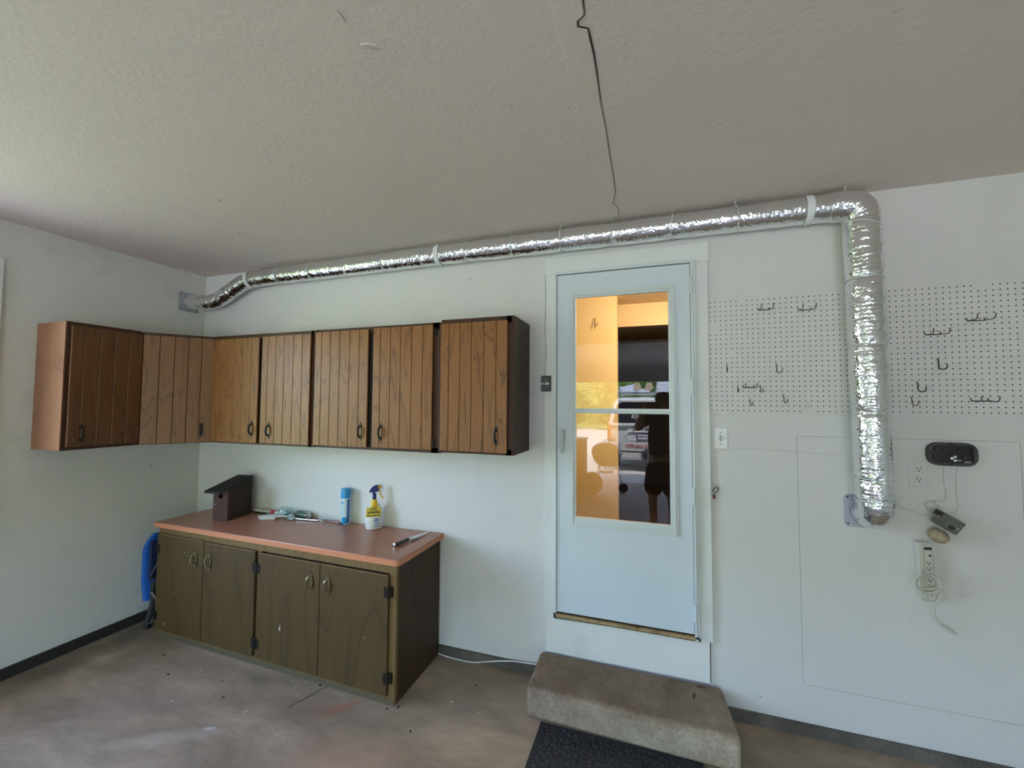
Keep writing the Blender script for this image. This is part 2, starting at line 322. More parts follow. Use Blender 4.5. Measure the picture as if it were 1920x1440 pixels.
M_tan=mat('tan_rubber_pad',(.42,.33,.22),.7)
M_drive=concrete('driveway_concrete',[(.30,.28,.25),(.42,.39,.35),(.50,.47,.43)],rough=.8)
M_grass=mat('lawn_grass',(.09,.17,.03),.9,var=(3,(.20,.26,.06),8,.4,.7))
M_leaf=mat('leaf_green',(.10,.22,.035),.6,var=(1.5,(.30,.38,.07),3,.4,.65))
M_leafd=mat('leaf_dark_green',(.035,.10,.025),.6,var=(1.2,(.10,.20,.05),3,.4,.65))
M_bark=mat('bark',(.09,.065,.045),.9,bump=(20,.6,.02))
M_gdoor=mat('garage_door_panel',(.55,.55,.55),.5)
M_siding=mat('house_siding',(.65,.66,.63),.7)
M_skin=mat('skin',(.45,.27,.19),.55)
M_shirt=mat('dark_shirt',(.012,.013,.012),.9)
M_shorts=mat('dark_shorts',(.010,.010,.010),.9)
M_hair=mat('dark_hair',(.03,.02,.015),.7)
def foil():
    m=bpy.data.materials.new('foil'); m.use_nodes=True; n=m.node_tree.nodes; l=m.node_tree.links; b=n['Principled BSDF']
    b.inputs['Base Color'].default_value=(.86,.87,.89,1); b.inputs['Metallic'].default_value=1; b.inputs['Roughness'].default_value=.09
    tc=n.new('ShaderNodeTexCoord'); v=n.new('ShaderNodeTexVoronoi'); v.inputs['Scale'].default_value=105; v.feature='F1'
    t=n.new('ShaderNodeTexNoise'); t.inputs['Scale'].default_value=55; t.inputs['Detail'].default_value=4
    l.new(tc.outputs['Object'],v.inputs['Vector']); l.new(tc.outputs['Object'],t.inputs['Vector'])
    a=n.new('ShaderNodeMath'); a.operation='MULTIPLY_ADD'; a.inputs[1].default_value=.6; l.new(v.outputs['Distance'],a.inputs[0]); l.new(t.outputs['Fac'],a.inputs[2])
    bp=n.new('ShaderNodeBump'); bp.inputs['Strength'].default_value=.42; bp.inputs['Distance'].default_value=.004
    l.new(a.outputs[0],bp.inputs['Height']); l.new(bp.outputs[0],b.inputs['Normal']); return m
M_foil=foil()

# ------------------------------------------------------------------ room shell
H=2.68; XR=6.6; YF=-6.5; CB=.057
fl=struct('floor',MB().box(-.15,XR+.15,YF-.05,0,-.12,0),M_floor)
crk=MB()
def ribbon(pts,wd,z,up=1):
    m=MB(); pts=[Vector((x,y,z)) for x,y in pts]; vs=[];n=len(pts)
    for i,p in enumerate(pts):
        d=(pts[min(i+1,n-1)]-pts[max(i-1,0)]).normalized(); q=Vector((-d.y,d.x,0))*wd*(.5 if i in(0,n-1) else random.uniform(.6,1.2))*.5
        vs+=[p+q,p-q]
    return m.add(vs+[v+Vector((0,0,.0008*up)) for v in vs],[(2*i,2*i+1,2*i+3,2*i+2) for i in range(n-1)]+[(2*n+2*i,2*n+2*i+1,2*n+2*i+3,2*n+2*i+2) for i in range(n-1)])
part('crack',ribbon([(1.83,-.49),(1.805,-.53),(1.80,-.56),(1.785,-.60),(1.765,-.65),(1.75,-.69)],.006,.0002),M_dark,fl)
M_chip=mat('white_paint_chip',(.50,.47,.42),.7)
def blob(x,y,z,a,b,rot=0,h=.001,n=9):
    pts=[]
    for k in range(n):
        t=2*PI*k/n; s=random.uniform(.75,1.15); px,py=a*s*math.cos(t),b*s*math.sin(t)
        pts.append((x+px*math.cos(rot)-py*math.sin(rot),y+px*math.sin(rot)+py*math.cos(rot),z))
    return MB().prism(pts,(0,0,h))
for (x,y,a,b,r) in [(1.50,-.93,.035,.012,.4),(1.12,-.86,.013,.006,.9),(1.56,-.79,.013,.007,1.2),(1.0,-.63,.014,.006,.3),(2.55,-.37,.012,.008,.2),(2.72,-.40,.008,.006,.8),(1.66,-.56,.008,.004,.3),(1.72,-.6,.006,.005,1)]:
    part('paint_chip',blob(x,y,.0002,a,b,r),M_chip,fl)
for (x,y,a,b) in [(1.22,-.66,.006,.004),(1.35,-.75,.006,.004),(.62,-.60,.006,.005),(1.78,-.50,.012,.005),(1.73,-.485,.007,.005),(2.62,-.21,.006,.006),(2.45,-.62,.006,.005),(.86,-.72,.009,.005),(2.3,-.5,.01,.005),(2.25,-.53,.006,.004)]:
    part('debris_speck',blob(x,y,.0002,a,b,random.random()*3,h=.003),M_dark,fl)
M_stain=mat('rust_stain',(.28,.13,.085),.5,var=(25,(.33,.235,.185),4,.35,.65))

ce=struct('ceiling',MB().box(-.15,XR+.15,YF-.15,.12,H,H+.25),M_ceil)
tape=[]
ys=[0-.004,-.10,-.22,-.282,-.40,-.6,-.70,-.9,-1.046,-1.15,-1.255,-1.32,-1.345,-1.36,-1.378,-1.39,-1.45,-1.6,-2.0,-2.6,-3.2,-4.2,-5.2,-6.4]
xs=[3.424,3.428,3.43,3.408,3.431,3.434,3.433,3.436,3.433,3.436,3.437,3.434,3.433,3.407,3.409,3.43,3.433,3.43,3.434,3.43,3.432,3.43,3.432,3.43]
m=MB(); vs=[]
for x,y in zip(xs,ys):
    vs+=[(3.347,y,H+.001),(3.350,y,H-.0025),(x-.002,y,H-.003),(x,y,H+.001)]
m.add(vs,[(4*i+k,4*i+k+1,4*i+k+5,4*i+k+4) for i in range(len(xs)-1) for k in range(3)])
part('joint_tape',m,M_ceil,ce)
def cr(i0,i1,wd,dx=.003): return ribbon([(xs[i]+dx,ys[i]) for i in range(i0,i1)],wd,H-.0012,-1)
part('crack',cr(0,4,.0015),M_dark,ce); part('crack',cr(3,9,.0025),M_dark,ce); part('crack',cr(8,16,.0045),M_dark,ce); part('crack',cr(15,19,.004),M_dark,ce)
for (x,y,a,b) in [(3.35,-1.02,.008,.006),(1.016,-.70,.03,.010),(1.06,-.685,.014,.008),(2.81,-1.496,.025,.006),(2.797,-1.60,.02,.005),(2.2,-.28,.006,.005),(1.45,-.95,.012,.005),(1.30,-.80,.01,.005),(1.9,-.62,.01,.005),(2.9,-.6,.006,.005),(1.15,-.60,.012,.006),(2.05,-1.2,.012,.006),(1.52,-.62,.014,.005)]:
    part('plaster_flake',blob(x,y,H-.004,a,b,random.random()*3,h=.004),M_ceil,ce)

# back wall with the door opening
DX0,DX1,DZ0,DZ1=3.035,3.835,.36,2.425
wb=MB()
wb.box(-.15,DX0,0,.12,CB,H); wb.box(DX1,XR+.15,0,.12,CB,H); wb.box(DX0,DX1,0,.12,DZ1,H); wb.box(DX0,DX1,0,.12,0,DZ0)
wall_back=struct('wall_back',wb,M_wall)
part('access_panel',MB().box(4.293,5.14,-.002,.0,.240,1.462),M_wall,wall_back,bevel=.001)
M_joint=mat('panel_joint',(.44,.44,.42),.8)
for (a,b,c_,d_) in [(4.2915,4.293,.24,1.462),(5.14,5.1415,.3,1.462),(4.293,5.14,1.462,1.4640),(4.293,5.14,.2385,.240)]: part('panel_joint',MB().box(a,b,-.0024,.0,c_,d_),M_joint,wall_back,smooth=False)
part('patch_strip',MB().box(2.985,3.62,-.002,0,2.515,2.60),M_wall,wall_back,bevel=.0008)
part('patch_strip',MB().box(3.625,3.90,-.0015,0,2.515,2.58),M_wall,wall_back,bevel=.0008)
struct('baseboard_back',MB().box(0,XR,-.016,.12,0,CB),M_curb)
cb=MB().box(4.52,4.523,-.0175,-.015,.004,CB-.002)
bl=struct('baseboard_left',MB().box(-.15,.02,YF,-.016,0,CB+.006),mat('dark_left_curb',(.025,.021,.016),.9,bump=(30,.6,.01)))  # left curb in a darker colour than the back one
# left wall with window
WY0,WY1,WZ0,WZ1=-2.65,-1.25,.80,2.36
wl=MB()
wl.box(-.15,0,YF-.15,WY0,CB,H); wl.box(-.15,0,WY1,.12,CB,H); wl.box(-.15,0,WY0,WY1,WZ1,H); wl.box(-.15,0,WY0,WY1,CB,WZ0)
struct('wall_left',wl,M_wall_left)
win=sempty('window_1',(0,WY0,WZ0))
part('window_frame',MB().box(-.0,.02,WY1,WY1+.088,WZ0-.09,WZ1+.088).box(0,.02,WY0-.088,WY0,WZ0-.09,WZ1+.088).box(0,.02,WY0,WY1,WZ1,WZ1+.088).box(0,.02,WY0,WY1,WZ0-.09,WZ0),M_trim,win,bevel=.003)
part('sash',MB().box(-.10,-.06,WY0,WY0+.04,WZ0,WZ1).box(-.10,-.06,WY1-.04,WY1,WZ0,WZ1).box(-.10,-.06,-1.97,-1.93,WZ0,WZ1).box(-.10,-.06,WY0,WY1,WZ0,WZ0+.04).box(-.10,-.06,WY0,WY1,WZ1-.04,WZ1),M_trim,win)
part('pane',MB().box(-.083,-.079,WY0+.04,-1.97,WZ0+.04,WZ1-.04),M_winglass,win,smooth=False)
part('pane',MB().box(-.083,-.079,-1.93,WY1-.04,WZ0+.04,WZ1-.04),M_winglass,win,smooth=False)
struct('wall_right',MB().box(XR,XR+.15,YF-.15,.12,0,H),mat('right_wall_paint',(.50,.49,.46),.7))
wf=MB(); OX0,OX1,OZ=.7,5.6,2.08
wf.box(0,OX0,YF-.15,YF,0,H); wf.box(OX1,XR,YF-.15,YF,0,H); wf.box(OX0,OX1,YF-.15,YF,OZ,H)
struct('wall_front',wf,mat('bare_front_wall',(.30,.27,.23),.8))
# raised sectional door on its tracks
gd=sempty('door_2',(3.15,YF,2.1))
for k in range(4):
    y0=-5.85+k*.54
    part('door_section',MB().box(OX0-.05,OX1+.05,y0,y0+.53,2.49,2.53),M_gdoor,gd,bevel=.004)
    for xx in (1.6,3.15,4.7): part('stile',MB().box(xx-.03,xx+.03,y0+.02,y0+.51,2.465,2.49),M_gdoor,gd)
part('door_section',MB().prism([(OX0-.05,-6.42,2.10),(OX0-.05,-6.38,2.10),(OX0-.05,-6.33,2.30),(OX0-.05,-6.2,2.42),(OX0-.05,-5.87,2.49),(OX0-.05,-5.87,2.53),(OX0-.05,-6.23,2.46),(OX0-.05,-6.38,2.33)],(OX1-OX0+.1,0,0)),M_gdoor,gd)
for xx in (OX0-.09,OX1+.07): part('track',MB().tube([(xx,-6.44,.02),(xx,-6.44,2.0),(xx,-6.38,2.30),(xx,-6.2,2.46),(xx,-5.9,2.51),(xx,-3.4,2.51)],.015,6),M_galv,gd)
for xx in (OX0-.09,OX1+.07): part('track_hanger',MB().box(xx-.01,xx+.01,-3.6,-3.57,2.51,H),M_galv,gd)

# ------------------------------------------------------------------ door and trim
t1=MB()
TX0,TX1,TZ1=2.975,3.895,2.513
t1.box(TX0,3.042,-.018,0,.352,2.41); t1.box(3.828,TX1-.006,-.018,0,.372,2.41); t1.box(TX0,TX1,-.018,0,2.41,TZ1)
struct('trim_1',t1,M_trim,bevel=.0015)
kb=MB().prism([(2.985,-.016,.158),(3.872,-.016,.160),(3.872,-.016,.375),(2.985,-.016,.352)],(0,.016,0))
struct('trim_2',kb,M_kick,bevel=.0015)
part('kick_gap',MB().box(3.872,3.8765,-.004,0,.16,.372),M_dark,wall_back)
dr=sempty('door_1',(3.43,-.02,.385))
# aluminium surround (z-bar)
part('jamb_frame',MB().box(3.042,3.052,-.030,.02,.385,2.418).box(3.812,3.828,-.030,.02,.385,2.418).box(3.042,3.828,-.032,.02,2.403,2.420),M_alu,dr,bevel=.001)
part('jamb_reveal',MB().box(3.036,3.052,.02,.12,.36,2.42).box(3.815,3.835,.02,.12,.36,2.42).box(3.036,3.835,.02,.12,2.40,2.425).box(3.036,3.835,.0,.12,.355,.385),M_trim,dr)
# slab: frame ring around the glazing
gx0,gx1,gz0,gz1=3.140,3.716,.915,2.285
dp=MB()
X0,X1,Z0,Z1=3.057,3.797,.405,2.396
for (a,b,c,d) in [(X0,gx0,Z0,Z1),(gx1,X1,Z0,Z1),(gx0,gx1,Z0,gz0),(gx0,gx1,gz1,Z1)]: dp.box(a,b,-.028,.012,c,d)
panel=part('door_panel',dp,M_door,dr)
part('edge_bead',MB().box(3.057,3.0605,-.031,-.028,Z0,Z1).box(3.069,3.0705,-.0295,-.028,Z0+.01,Z1-.03),M_alu,panel)
mo=MB()   # moulding ring, two steps
def ringbox(mb,a0,a1,b0,b1,t,y0,y1):
    mb.box(a0,a0+t,y0,y1,b0,b1); mb.box(a1-t,a1,y0,y1,b0,b1); mb.box(a0+t,a1-t,y0,y1,b1-t,b1); mb.box(a0+t,a1-t,y0,y1,b0,b0+t)
ringbox(mo,3.128,3.726,.906,2.293,.012,-.036,-.028)
ringbox(mo,3.140,3.714,.918,2.281,.016,-.041,-.0)
part('glazing_moulding',mo,M_alu,panel,bevel=.0015)
gb=MB(); ringbox(gb,3.156,3.698,.934,2.265,.013,-.034,-.012); part('inner_bead',gb,M_alu,panel,bevel=.001)
part('meeting_rail',MB().box(3.156,3.698,-.036,-.008,1.566,1.594).box(3.156,3.698,-.040,-.036,1.572,1.578),M_alu,panel,bevel=.001)
part('bottom_rail',MB().box(3.156,3.698,-.038,-.010,.930,.962),M_alu,panel,bevel=.001)
part('pane',MB().box(3.166,3.688,-.024,-.020,1.59,2.254),M_glass,dr,smooth=False)
part('pane',MB().box(3.166,3.688,-.020,-.016,.95,1.58),M_glass,dr,smooth=False)
# hinge rail: full-length leaf and knuckles
part('hinge_rail',MB().box(3.799,3.812,-.040,-.026,.395,2.405),M_alu,dr,bevel=.002)
for zc in (2.27,1.72,1.13,.52): part('hinge',MB().lathe([(.007,-.045),(.008,-.043),(.008,.043),(.007,.045)],(3.803,-.044,zc),seg=10).box(3.803,3.822,-.040,-.034,zc-.045,zc+.045),M_alu,dr)
part('threshold',MB().tube([(3.05,-.034,.386),(3.800,-.034,.386)],.0125,12).box(3.05,3.80,-.034,.01,.374,.392),M_sweep,dr)
part('gap_shadow',MB().box(3.052,3.812,-.004,.006,.386,.405),M_dark,dr)
part('gap_shadow',MB().box(3.797,3.8155,.006,.014,.386,2.404),M_dark,dr)
part('gap_shadow',MB().box(3.051,3.0575,.006,.014,.386,2.404),M_dark,dr)
part('gap_shadow',MB().box(3.052,3.813,.006,.014,2.394,2.404),M_dark,dr)
part('corner_clip',MB().box(3.036,3.05,-.030,-.016,.365,.392),M_black,dr)
part('corner_clip',MB().tube([(3.800,-.03,.392),(3.812,-.032,.392),(3.822,-.030,.385),(3.824,-.028,.372)],.004,6),M_black,dr)
hd=MB()   # pull handle: escutcheon plus curved grip
hd.prism([(3.085,-.031,1.318),(3.103,-.031,1.318),(3.108,-.031,1.34),(3.108,-.031,1.46),(3.100,-.031,1.476),(3.088,-.031,1.476),(3.081,-.031,1.46),(3.081,-.031,1.34)],(0,.003,0))
hd.tube([(3.093,-.031,1.462),(3.0925,-.052,1.455),(3.090,-.064,1.43),(3.088,-.064,1.385),(3.088,-.056,1.352),(3.088,-.031,1.335)],.008,10,rad=[.009,.0095,.010,.009,.007,.007])
part('door_handle',hd,M_alu,dr,label='grey curved pull handle')
part('latch_button',MB().lathe([(.009,0),(.010,.004),(.007,.010)],(3.096,-.031,1.448),(0,-1,0),12),M_alu,dr)

# ------------------------------------------------------------------ entry room behind the door
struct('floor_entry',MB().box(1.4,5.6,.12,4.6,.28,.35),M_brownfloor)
struct('ceiling_entry',MB().box(1.4,5.6,.12,4.6,2.60,2.68),M_yceil)
struct('wall_entry_left',MB().box(1.4,3.300,1.35,1.47,.35,2.60),M_yellow)
wfar=MB().box(3.27,5.6,1.72,1.84,2.42,2.60).box(4.6,5.6,1.72,1.84,.35,2.42).box(1.4,3.0,1.72,1.84,.35,2.6).box(3.0,3.27,1.72,1.84,2.42,2.60)
struct('wall_entry_back',wfar,M_yellow)
struct('trim_3',MB().box(2.98,4.62,1.70,1.72,2.375,2.435).box(2.98,4.62,1.695,1.70,2.375,2.385),M_ytrim)
struct('wall_dark_room',MB().box(1.4,5.6,4.5,4.6,.35,2.60).box(1.4,1.45,.12,4.5,.35,2.6).box(5.55,5.6,1.84,4.5,.35,2.6).box(3.05,3.10,1.84,4.5,.35,2.6),M_unlitroom)
struct('wall_entry_right',MB().box(5.55,5.6,.12,1.72,.35,2.6).box(1.45,5.6,.118,.121,2.43,2.6),M_yellow)
hk=MB().tube([(3.108,1.345,2.40),(3.108,1.33,2.40),(3.108,1.33,2.35),(3.112,1.315,2.325),(3.13,1.30,2.33),(3.137,1.295,2.355)],.004,6).tube([(3.108,1.33,2.36),(3.108,1.31,2.30)],.004,6)
solo('coat_hook',hk,M_brass,'small bent metal hook screwed high on the yellow wall behind the door glass','hook',(3.108,1.35,2.36))
lt=thing('entry_fill_lamp','unseen ceiling lamp added to light the yellow entry behind the glazed door','lamp',(3.9,.65,2.60))  # fill lamp added out of view to brighten the entry walls
part('fill_lamp_base',MB().lathe([(.12,-.03),(.13,-.02),(.13,0)],(3.9,.65,2.60)),M_white,lt)
part('fill_lamp_shade',MB().lathe([(.02,-.115),(.08,-.10),(.115,-.07),(.12,-.03)],(3.9,.65,2.60)),mat('fill_lamp_glow',(.9,.8,.6),.5,emit=((1,.78,.5),4)),lt)
el=bpy.data.lights.new('entry_fill_light','POINT'); el.energy=42; el.color=(1,.88,.70); el.shadow_soft_size=.12
eo=bpy.data.objects.new('entry_fill_light',el); C.objects.link(eo); eo.location=(-.0,0,-.2); eo.parent=lt

# ------------------------------------------------------------------ cabinets
def frame(P,d,n):   # local (along, outward, up) -> world
    d=Vector((*d,0)).normalized(); n=Vector((*n,0)).normalized(); P=Vector(P)
    return Matrix(((d.x,n.x,0,P.x),(d.y,n.y,0,P.y),(0,0,1,P.z),(0,0,0,1)))
def spade(mb,s,t,z,up,k=1.0):
    k*=1.15; pts=[(0,-.004),(.004,-.002),(.0075,.006),(.0085,.011),(.005,.015),(.003,.016),(.0015,.022),(0,.027),(-.0015,.022),(-.003,.016),(-.005,.015),(-.0085,.011),(-.0075,.006),(-.004,-.002)]
    mb.prism([(s+a*k*1.25,t,z+up*b*k) for a,b in pts],(0,.003,0))
def pull(F,s,z,m,parent,oval=False,k=1.0,label=None):
    mb=MB(); mb.m=F
    spade(mb,s,.0,z+.029*k,1,k); spade(mb,s,.0,z-.029*k,-1,k)
    n=13
    if not oval:
        pts=[(s,.001+.024*math.sin(PI*i/(n-1))*k,z+.036*k*math.cos(PI*i/(n-1))) for i in range(n)]
        mb.tube(pts,.004,8,rad=[.0036+.0028*math.sin(PI*i/(n-1)) for i in range(n)])
        mb.tube([(s+.010*math.sin(PI*i/(n-1))*k,.001,z+.034*k*math.cos(PI*i/(n-1))) for i in range(n)],.0018,5)
    else:
        # bowed bail leaf: two arms spreading into an open oval
        for sg in (-1,1):
            pts=[(s+sg*.017*k*math.sin(PI*i/(n-1)),.002+.020*math.sin(PI*i/(n-1))*(.9 if sg<0 else .25),z+.038*k*math.cos(PI*i/(n-1))) for i in range(n)]
            mb.tube(pts,.003,6,rad=[.0028+.0022*math.sin(PI*i/(n-1)) for i in range(n)])
    return part('handle',mb,m,parent,label=label)
def plank_door(par,F,wd,z0,z1,cuts,wm,hs,hz,hinges=(),back=W_carc,hk=1.0):
    mb=MB(); mb.m=F; mb.box(.001,wd-.001,.0,.009,z0+.001,z1-.001)
    d=part('door',mb,back,par)
    cs=[0]+list(cuts)+[1]
    for a,b in zip(cs[:-1],cs[1:]):
        x0=a*wd+(.0009 if a>0 else 0); x1=b*wd-(.0009 if b<1 else 0); c=.0022
        pm=MB(); pm.m=F
        pm.prism([(x0,.009,z0),(x1,.009,z0),(x1,.0195-c,z0),(x1-c,.0195,z0),(x0+c,.0195,z0),(x0,.0195-c,z0)],(0,0,z1-z0))
        part('plank',pm,wm,d,smooth=False)
    F2=F@Matrix.Translation((0,.0195,0))
    pull(F2,hs,hz,M_black,d,k=hk)
    for (sx,zc) in hinges:
        hm=MB(); hm.m=F; hm.box(sx-.010,sx+.012,.0,.004,zc-.024,zc+.024).lathe([(.004,-.022),(.0045,0),(.004,.022)],(sx,.010,zc),seg=8)
        part('hinge',hm,M_black,d)
    return d
UZ0,UZ1=1.325,2.098
def carcass(par,poly,z0,z1,mat_,ft=.0): 
    mb=MB().prism([(x,y,z0) for x,y in poly],(0,0,z1-z0)); return part('body',mb,mat_,par,bevel=.0015)
U=.292
# single cabinet on the left wall
c1=thing('wall_cabinet','single-door brown plank wall cabinet on the left wall, the end one nearest the left edge','cabinet',(0,-.80,UZ0),'brown wall cabinets')
carcass(c1,[(.001,-.998),(.274,-.998),(.274,-.616),(.001,-.616)],UZ0,UZ1,W_carc)
fm=MB(); ringm=[(-.998,-.962,UZ0,UZ1),(-.640,-.616,UZ0,UZ1)]
for a,b,z0,z1 in ringm: fm.box(.274,U,a,b,z0,z1)
fm.box(.274,U,-.962,-.640,UZ1-.045,UZ1).box(.274,U,-.962,-.640,UZ0,UZ0+.035)
part('face_frame',fm,W_carc,c1)
part('end_panel',MB().box(.002,.290,-1.003,-.998,UZ0+.001,UZ1-.001),W_end,c1,label='lighter reddish-brown end panel facing the window')
F=frame((U,-.981,0),(0,1),(1,0))
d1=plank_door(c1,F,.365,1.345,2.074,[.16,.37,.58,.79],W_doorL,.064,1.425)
# diagonal corner cabinet
c2=thing('corner_wall_cabinet','diagonal corner brown plank wall cabinet between the two walls, hinges on its left','cabinet',(.2,-.25,UZ0),'brown wall cabinets')
A=(U,-.612); B=(.562,-.297); dl=math.hypot(B[0]-A[0],B[1]-A[1]); dv=((B[0]-A[0])/dl,(B[1]-A[1])/dl); nv=(dv[1],-dv[0])
Q=lambda p,k:(p[0]-nv[0]*k,p[1]-nv[1]*k)
carcass(c2,[(.001,-.001),(.001,-.6145),(.27,-.6145),Q(A,.006),Q(B,.006),(.5585,-.27),(.5585,-.001)],UZ0,UZ1-.003,W_carc)
F=frame((A[0],A[1],0),dv,nv)
ff=MB(); ff.m=F; ff.box(.002,.022,-.006,0,UZ0,UZ1-.003).box(dl-.008,dl-.002,-.006,0,UZ0,UZ1-.003).box(.022,dl-.008,-.006,0,UZ1-.035,UZ1-.003).box(.022,dl-.008,-.006,0,UZ0,UZ0+.02)
part('face_frame',ff,W_carc,c2)
gm=MB(); gm.m=F; gm.box(.001,.0125,.0,.004,UZ0+.02,UZ1-.04); part('stile_gap',gm,M_dark,c2)
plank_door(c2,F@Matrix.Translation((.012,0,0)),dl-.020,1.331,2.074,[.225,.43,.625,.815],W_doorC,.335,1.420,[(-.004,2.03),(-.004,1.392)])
# three cabinets of the long run
CUT=[.13,.30,.475,.66,.84]
def run_cab(lab,x0,x1,z0,z1,doors,sidemat=None):
    c=thing('wall_cabinet',lab,'cabinet',((x0+x1)/2,0,z0),'brown wall cabinets')
    carcass(c,[(x0+.0005,-.001),(x0+.0005,-.278),(x1-.0005,-.278),(x1-.0005,-.001)],z0,z1,W_carc)
    f=MB(); xs_=[x0+.0005]+[d[0] for d in doors]; 
    f.box(x0+.0005,doors[0][0]+.012,-.297,-.278,z0,z1).box(doors[-1][1]-.012,x1-.0005,-.297,-.278,z0,z1)
    for a,b in zip(doors[:-1],doors[1:]): pass
    for a,b in zip(doors[:-1],doors[1:]): part('stile_gap',MB().box(a[1]-.012,b[0]+.012,-.288,-.2785,z0+.03,z1-.04),M_dark,c)
    f.box(x0+.012,x1-.012,-.297,-.278,z1-.040,z1).box(x0+.012,x1-.012,-.297,-.278,z0,z0+.030)
    part('face_frame',f,W_carc,c)
    part('stile_gap',MB().box(x0+.001,doors[0][0]+.001,-.2985,-.297,z0+.03,z1-.04),M_dark,c)
    if sidemat: part('end_panel',MB().box(x1-.0005,x1+.0045,-.294,-.002,z0+.001,z1-.001),sidemat,c,label='near-black brown side panel')
    for (a,b,zb,zt,hx,hz,hg) in doors:
        F=frame((a,-.297,0),(1,0),(0,-1))
        plank_door(c,F,b-a,zb,zt,CUT,W_door,hx-a,hz,[(h-a,zz) for h,zz in hg])
    return c
run_cab('two-door brown plank wall cabinet beside the diagonal corner cabinet',.560,1.478,UZ0,UZ1,
  [(.566,1.004,1.336,2.071,.962,1.432,()),(1.034,1.458,1.340,2.073,1.118,1.426,())])
run_cab('two-door brown plank wall cabinet in the middle of the run, above the blue aerosol can',1.479,2.417,UZ0+.002,2.099,
  [(1.497,1.915,1.343,2.080,1.870,1.440,()),(1.952,2.370,1.346,2.083,2.020,1.438,[(2.378,2.045),(2.378,1.385)])])
run_cab('single-door brown plank wall cabinet at the right end, slightly taller, with a dark side panel',2.418,2.870,UZ0+.008,2.112,
  [(2.424,2.838,1.347,2.084,2.775,1.440,())],W_side)

# base cabinet: face slightly askew to the wall
A=(.300,-.455); B=(2.275,-.500); dl=math.hypot(B[0]-A[0],B[1]-A[1]); dv=((B[0]-A[0])/dl,(B[1]-A[1])/dl); nv=(dv[1],-dv[0])
bc=thing('base_cabinet','low olive-brown four-door base cabinet standing on the concrete floor under the terracotta counter','cabinet',(1.28,-.25,0))
k=.022
part('body',MB().prism([(.302,-.020,.004),(A[0]+.002,A[1]+k,.004),(B[0]-.006,B[1]+k,.004),(2.269,-.020,.004)],(0,0,.728)),W_bside,bc)
part('side_panel',MB().prism([(2.269,-.019,0),(2.269,B[1]+k,0),(2.275,B[1]+.002,0),(2.275,-.019,0)],(0,0,.734)),W_bside,bc)
F=frame((A[0],A[1],0),dv,nv)
bf=MB(); bf.m=F
bf.box(0,dl,-k,0,.690,.734).box(0,.02,-k,0,.0,.69).box(.944,.972,-k,-.002,.03,.69).box(1.93,dl,-k,0,.0,.69).box(.02,1.93,-k,0,.0,.05)
part('face_frame',bf,W_bframe,bc,bevel=.001)
tm=MB(); tm.m=F
vs=[];n=90
for i in range(n+1):
    s=dl*i/n; vs+=[(s,.001,.0),(s,.004+.002*noise.noise((s*9,0,0)),.0),(s,.001,.028+.008*noise.noise((s*11,3,0)))]
tm.add(vs,[(3*i+a,3*i+b,3*i+3+b,3*i+3+a) for i in range(n) for a,b in((0,1),(1,2),(2,0))]); part('grime_strip',tm,mat('olive_grime',(.10,.08,.045),.9,bump=(60,.6,.004)),bc)
def base_door(s0,s1,z0,z1,hs,hz,hinges):
    mb=MB(); mb.m=F; mb.box(s0,s1,.0,.018,z0,z1); d=part('door',mb,W_base,bc,bevel=.002)
    # lip along the top, in the paler face-frame wood
    lm=MB(); lm.m=F; lm.box(s0+.002,s1-.002,.010,.0185,z1-.001,z1+.004); part('lip',lm,W_bframe,d)
    pull(F@Matrix.Translation((0,.018,0)),hs,hz,M_brass,d,oval=True,k=1.05)
    for s,zc in hinges:
        hm=MB(); hm.m=F@Matrix.Translation((0,.018,0))
        sg = 1 if s>(s0+s1)/2 else -1
        # leaf on door with notched ends, leaf on frame, barrel
        for (x0_,dx,yy) in ((s-sg*.004,-sg*.026,0.0),(s+sg*.004,sg*.018,-.016)):
            pts=[(x0_,-.030),(x0_,.030),(x0_+dx*.55,.030),(x0_+dx*.6,.022),(x0_+dx,.027),(x0_+dx*.85,.012),(x0_+dx,0),(x0_+dx*.85,-.012),(x0_+dx,-.027),(x0_+dx*.6,-.022),(x0_+dx*.55,-.030)]
            hm.prism([(a,yy,zc+b) for a,b in pts],(0,.003,0))
        hm.lathe([(.004,-.034),(.005,-.030),(.005,.030),(.004,.034)],(s,.003,zc),seg=8)
        for (a,b) in ((-.016,.018),(-.016,-.018),(-.02,0)): hm.lathe([(.0025,0),(.002,.0015)],(s+sg*a,.003,zc+b),(0,1,0),6)
        part('hinge',hm,M_black,d)
    return d
base_door(.012,.476,.050,.694,.405,.572,[(.010,.594),(.010,.14)])
base_door(.482,.945,.050,.688,.539,.572,[(.955,.591),(.962,.137)])
base_door(.971,1.461,.050,.682,1.396,.568,[(.962,.591),(.968,.137)])
base_door(1.465,1.935,.050,.682,1.527,.568,[(1.938,.594),(1.942,.141)])
for (s,z,a,b) in [(1.166,.262,.006,.014),(1.168,.285,.003,.004),(.30,.60,.006,.003),(.33,.585,.006,.003),(.115,.10,.003,.012),(.205,.32,.003,.003),(.62,.32,.002,.002),(1.79,.33,.003,.003)]:
    chip=MB(); chip.m=F@Matrix.Translation((0,.0182,0)); chip.prism([(s+a*math.cos(t*PI/3),0,z+b*math.sin(t*PI/3)) for t in range(6)],(0,.0006,0))
    part('paint_chip',chip,M_chip,bc)

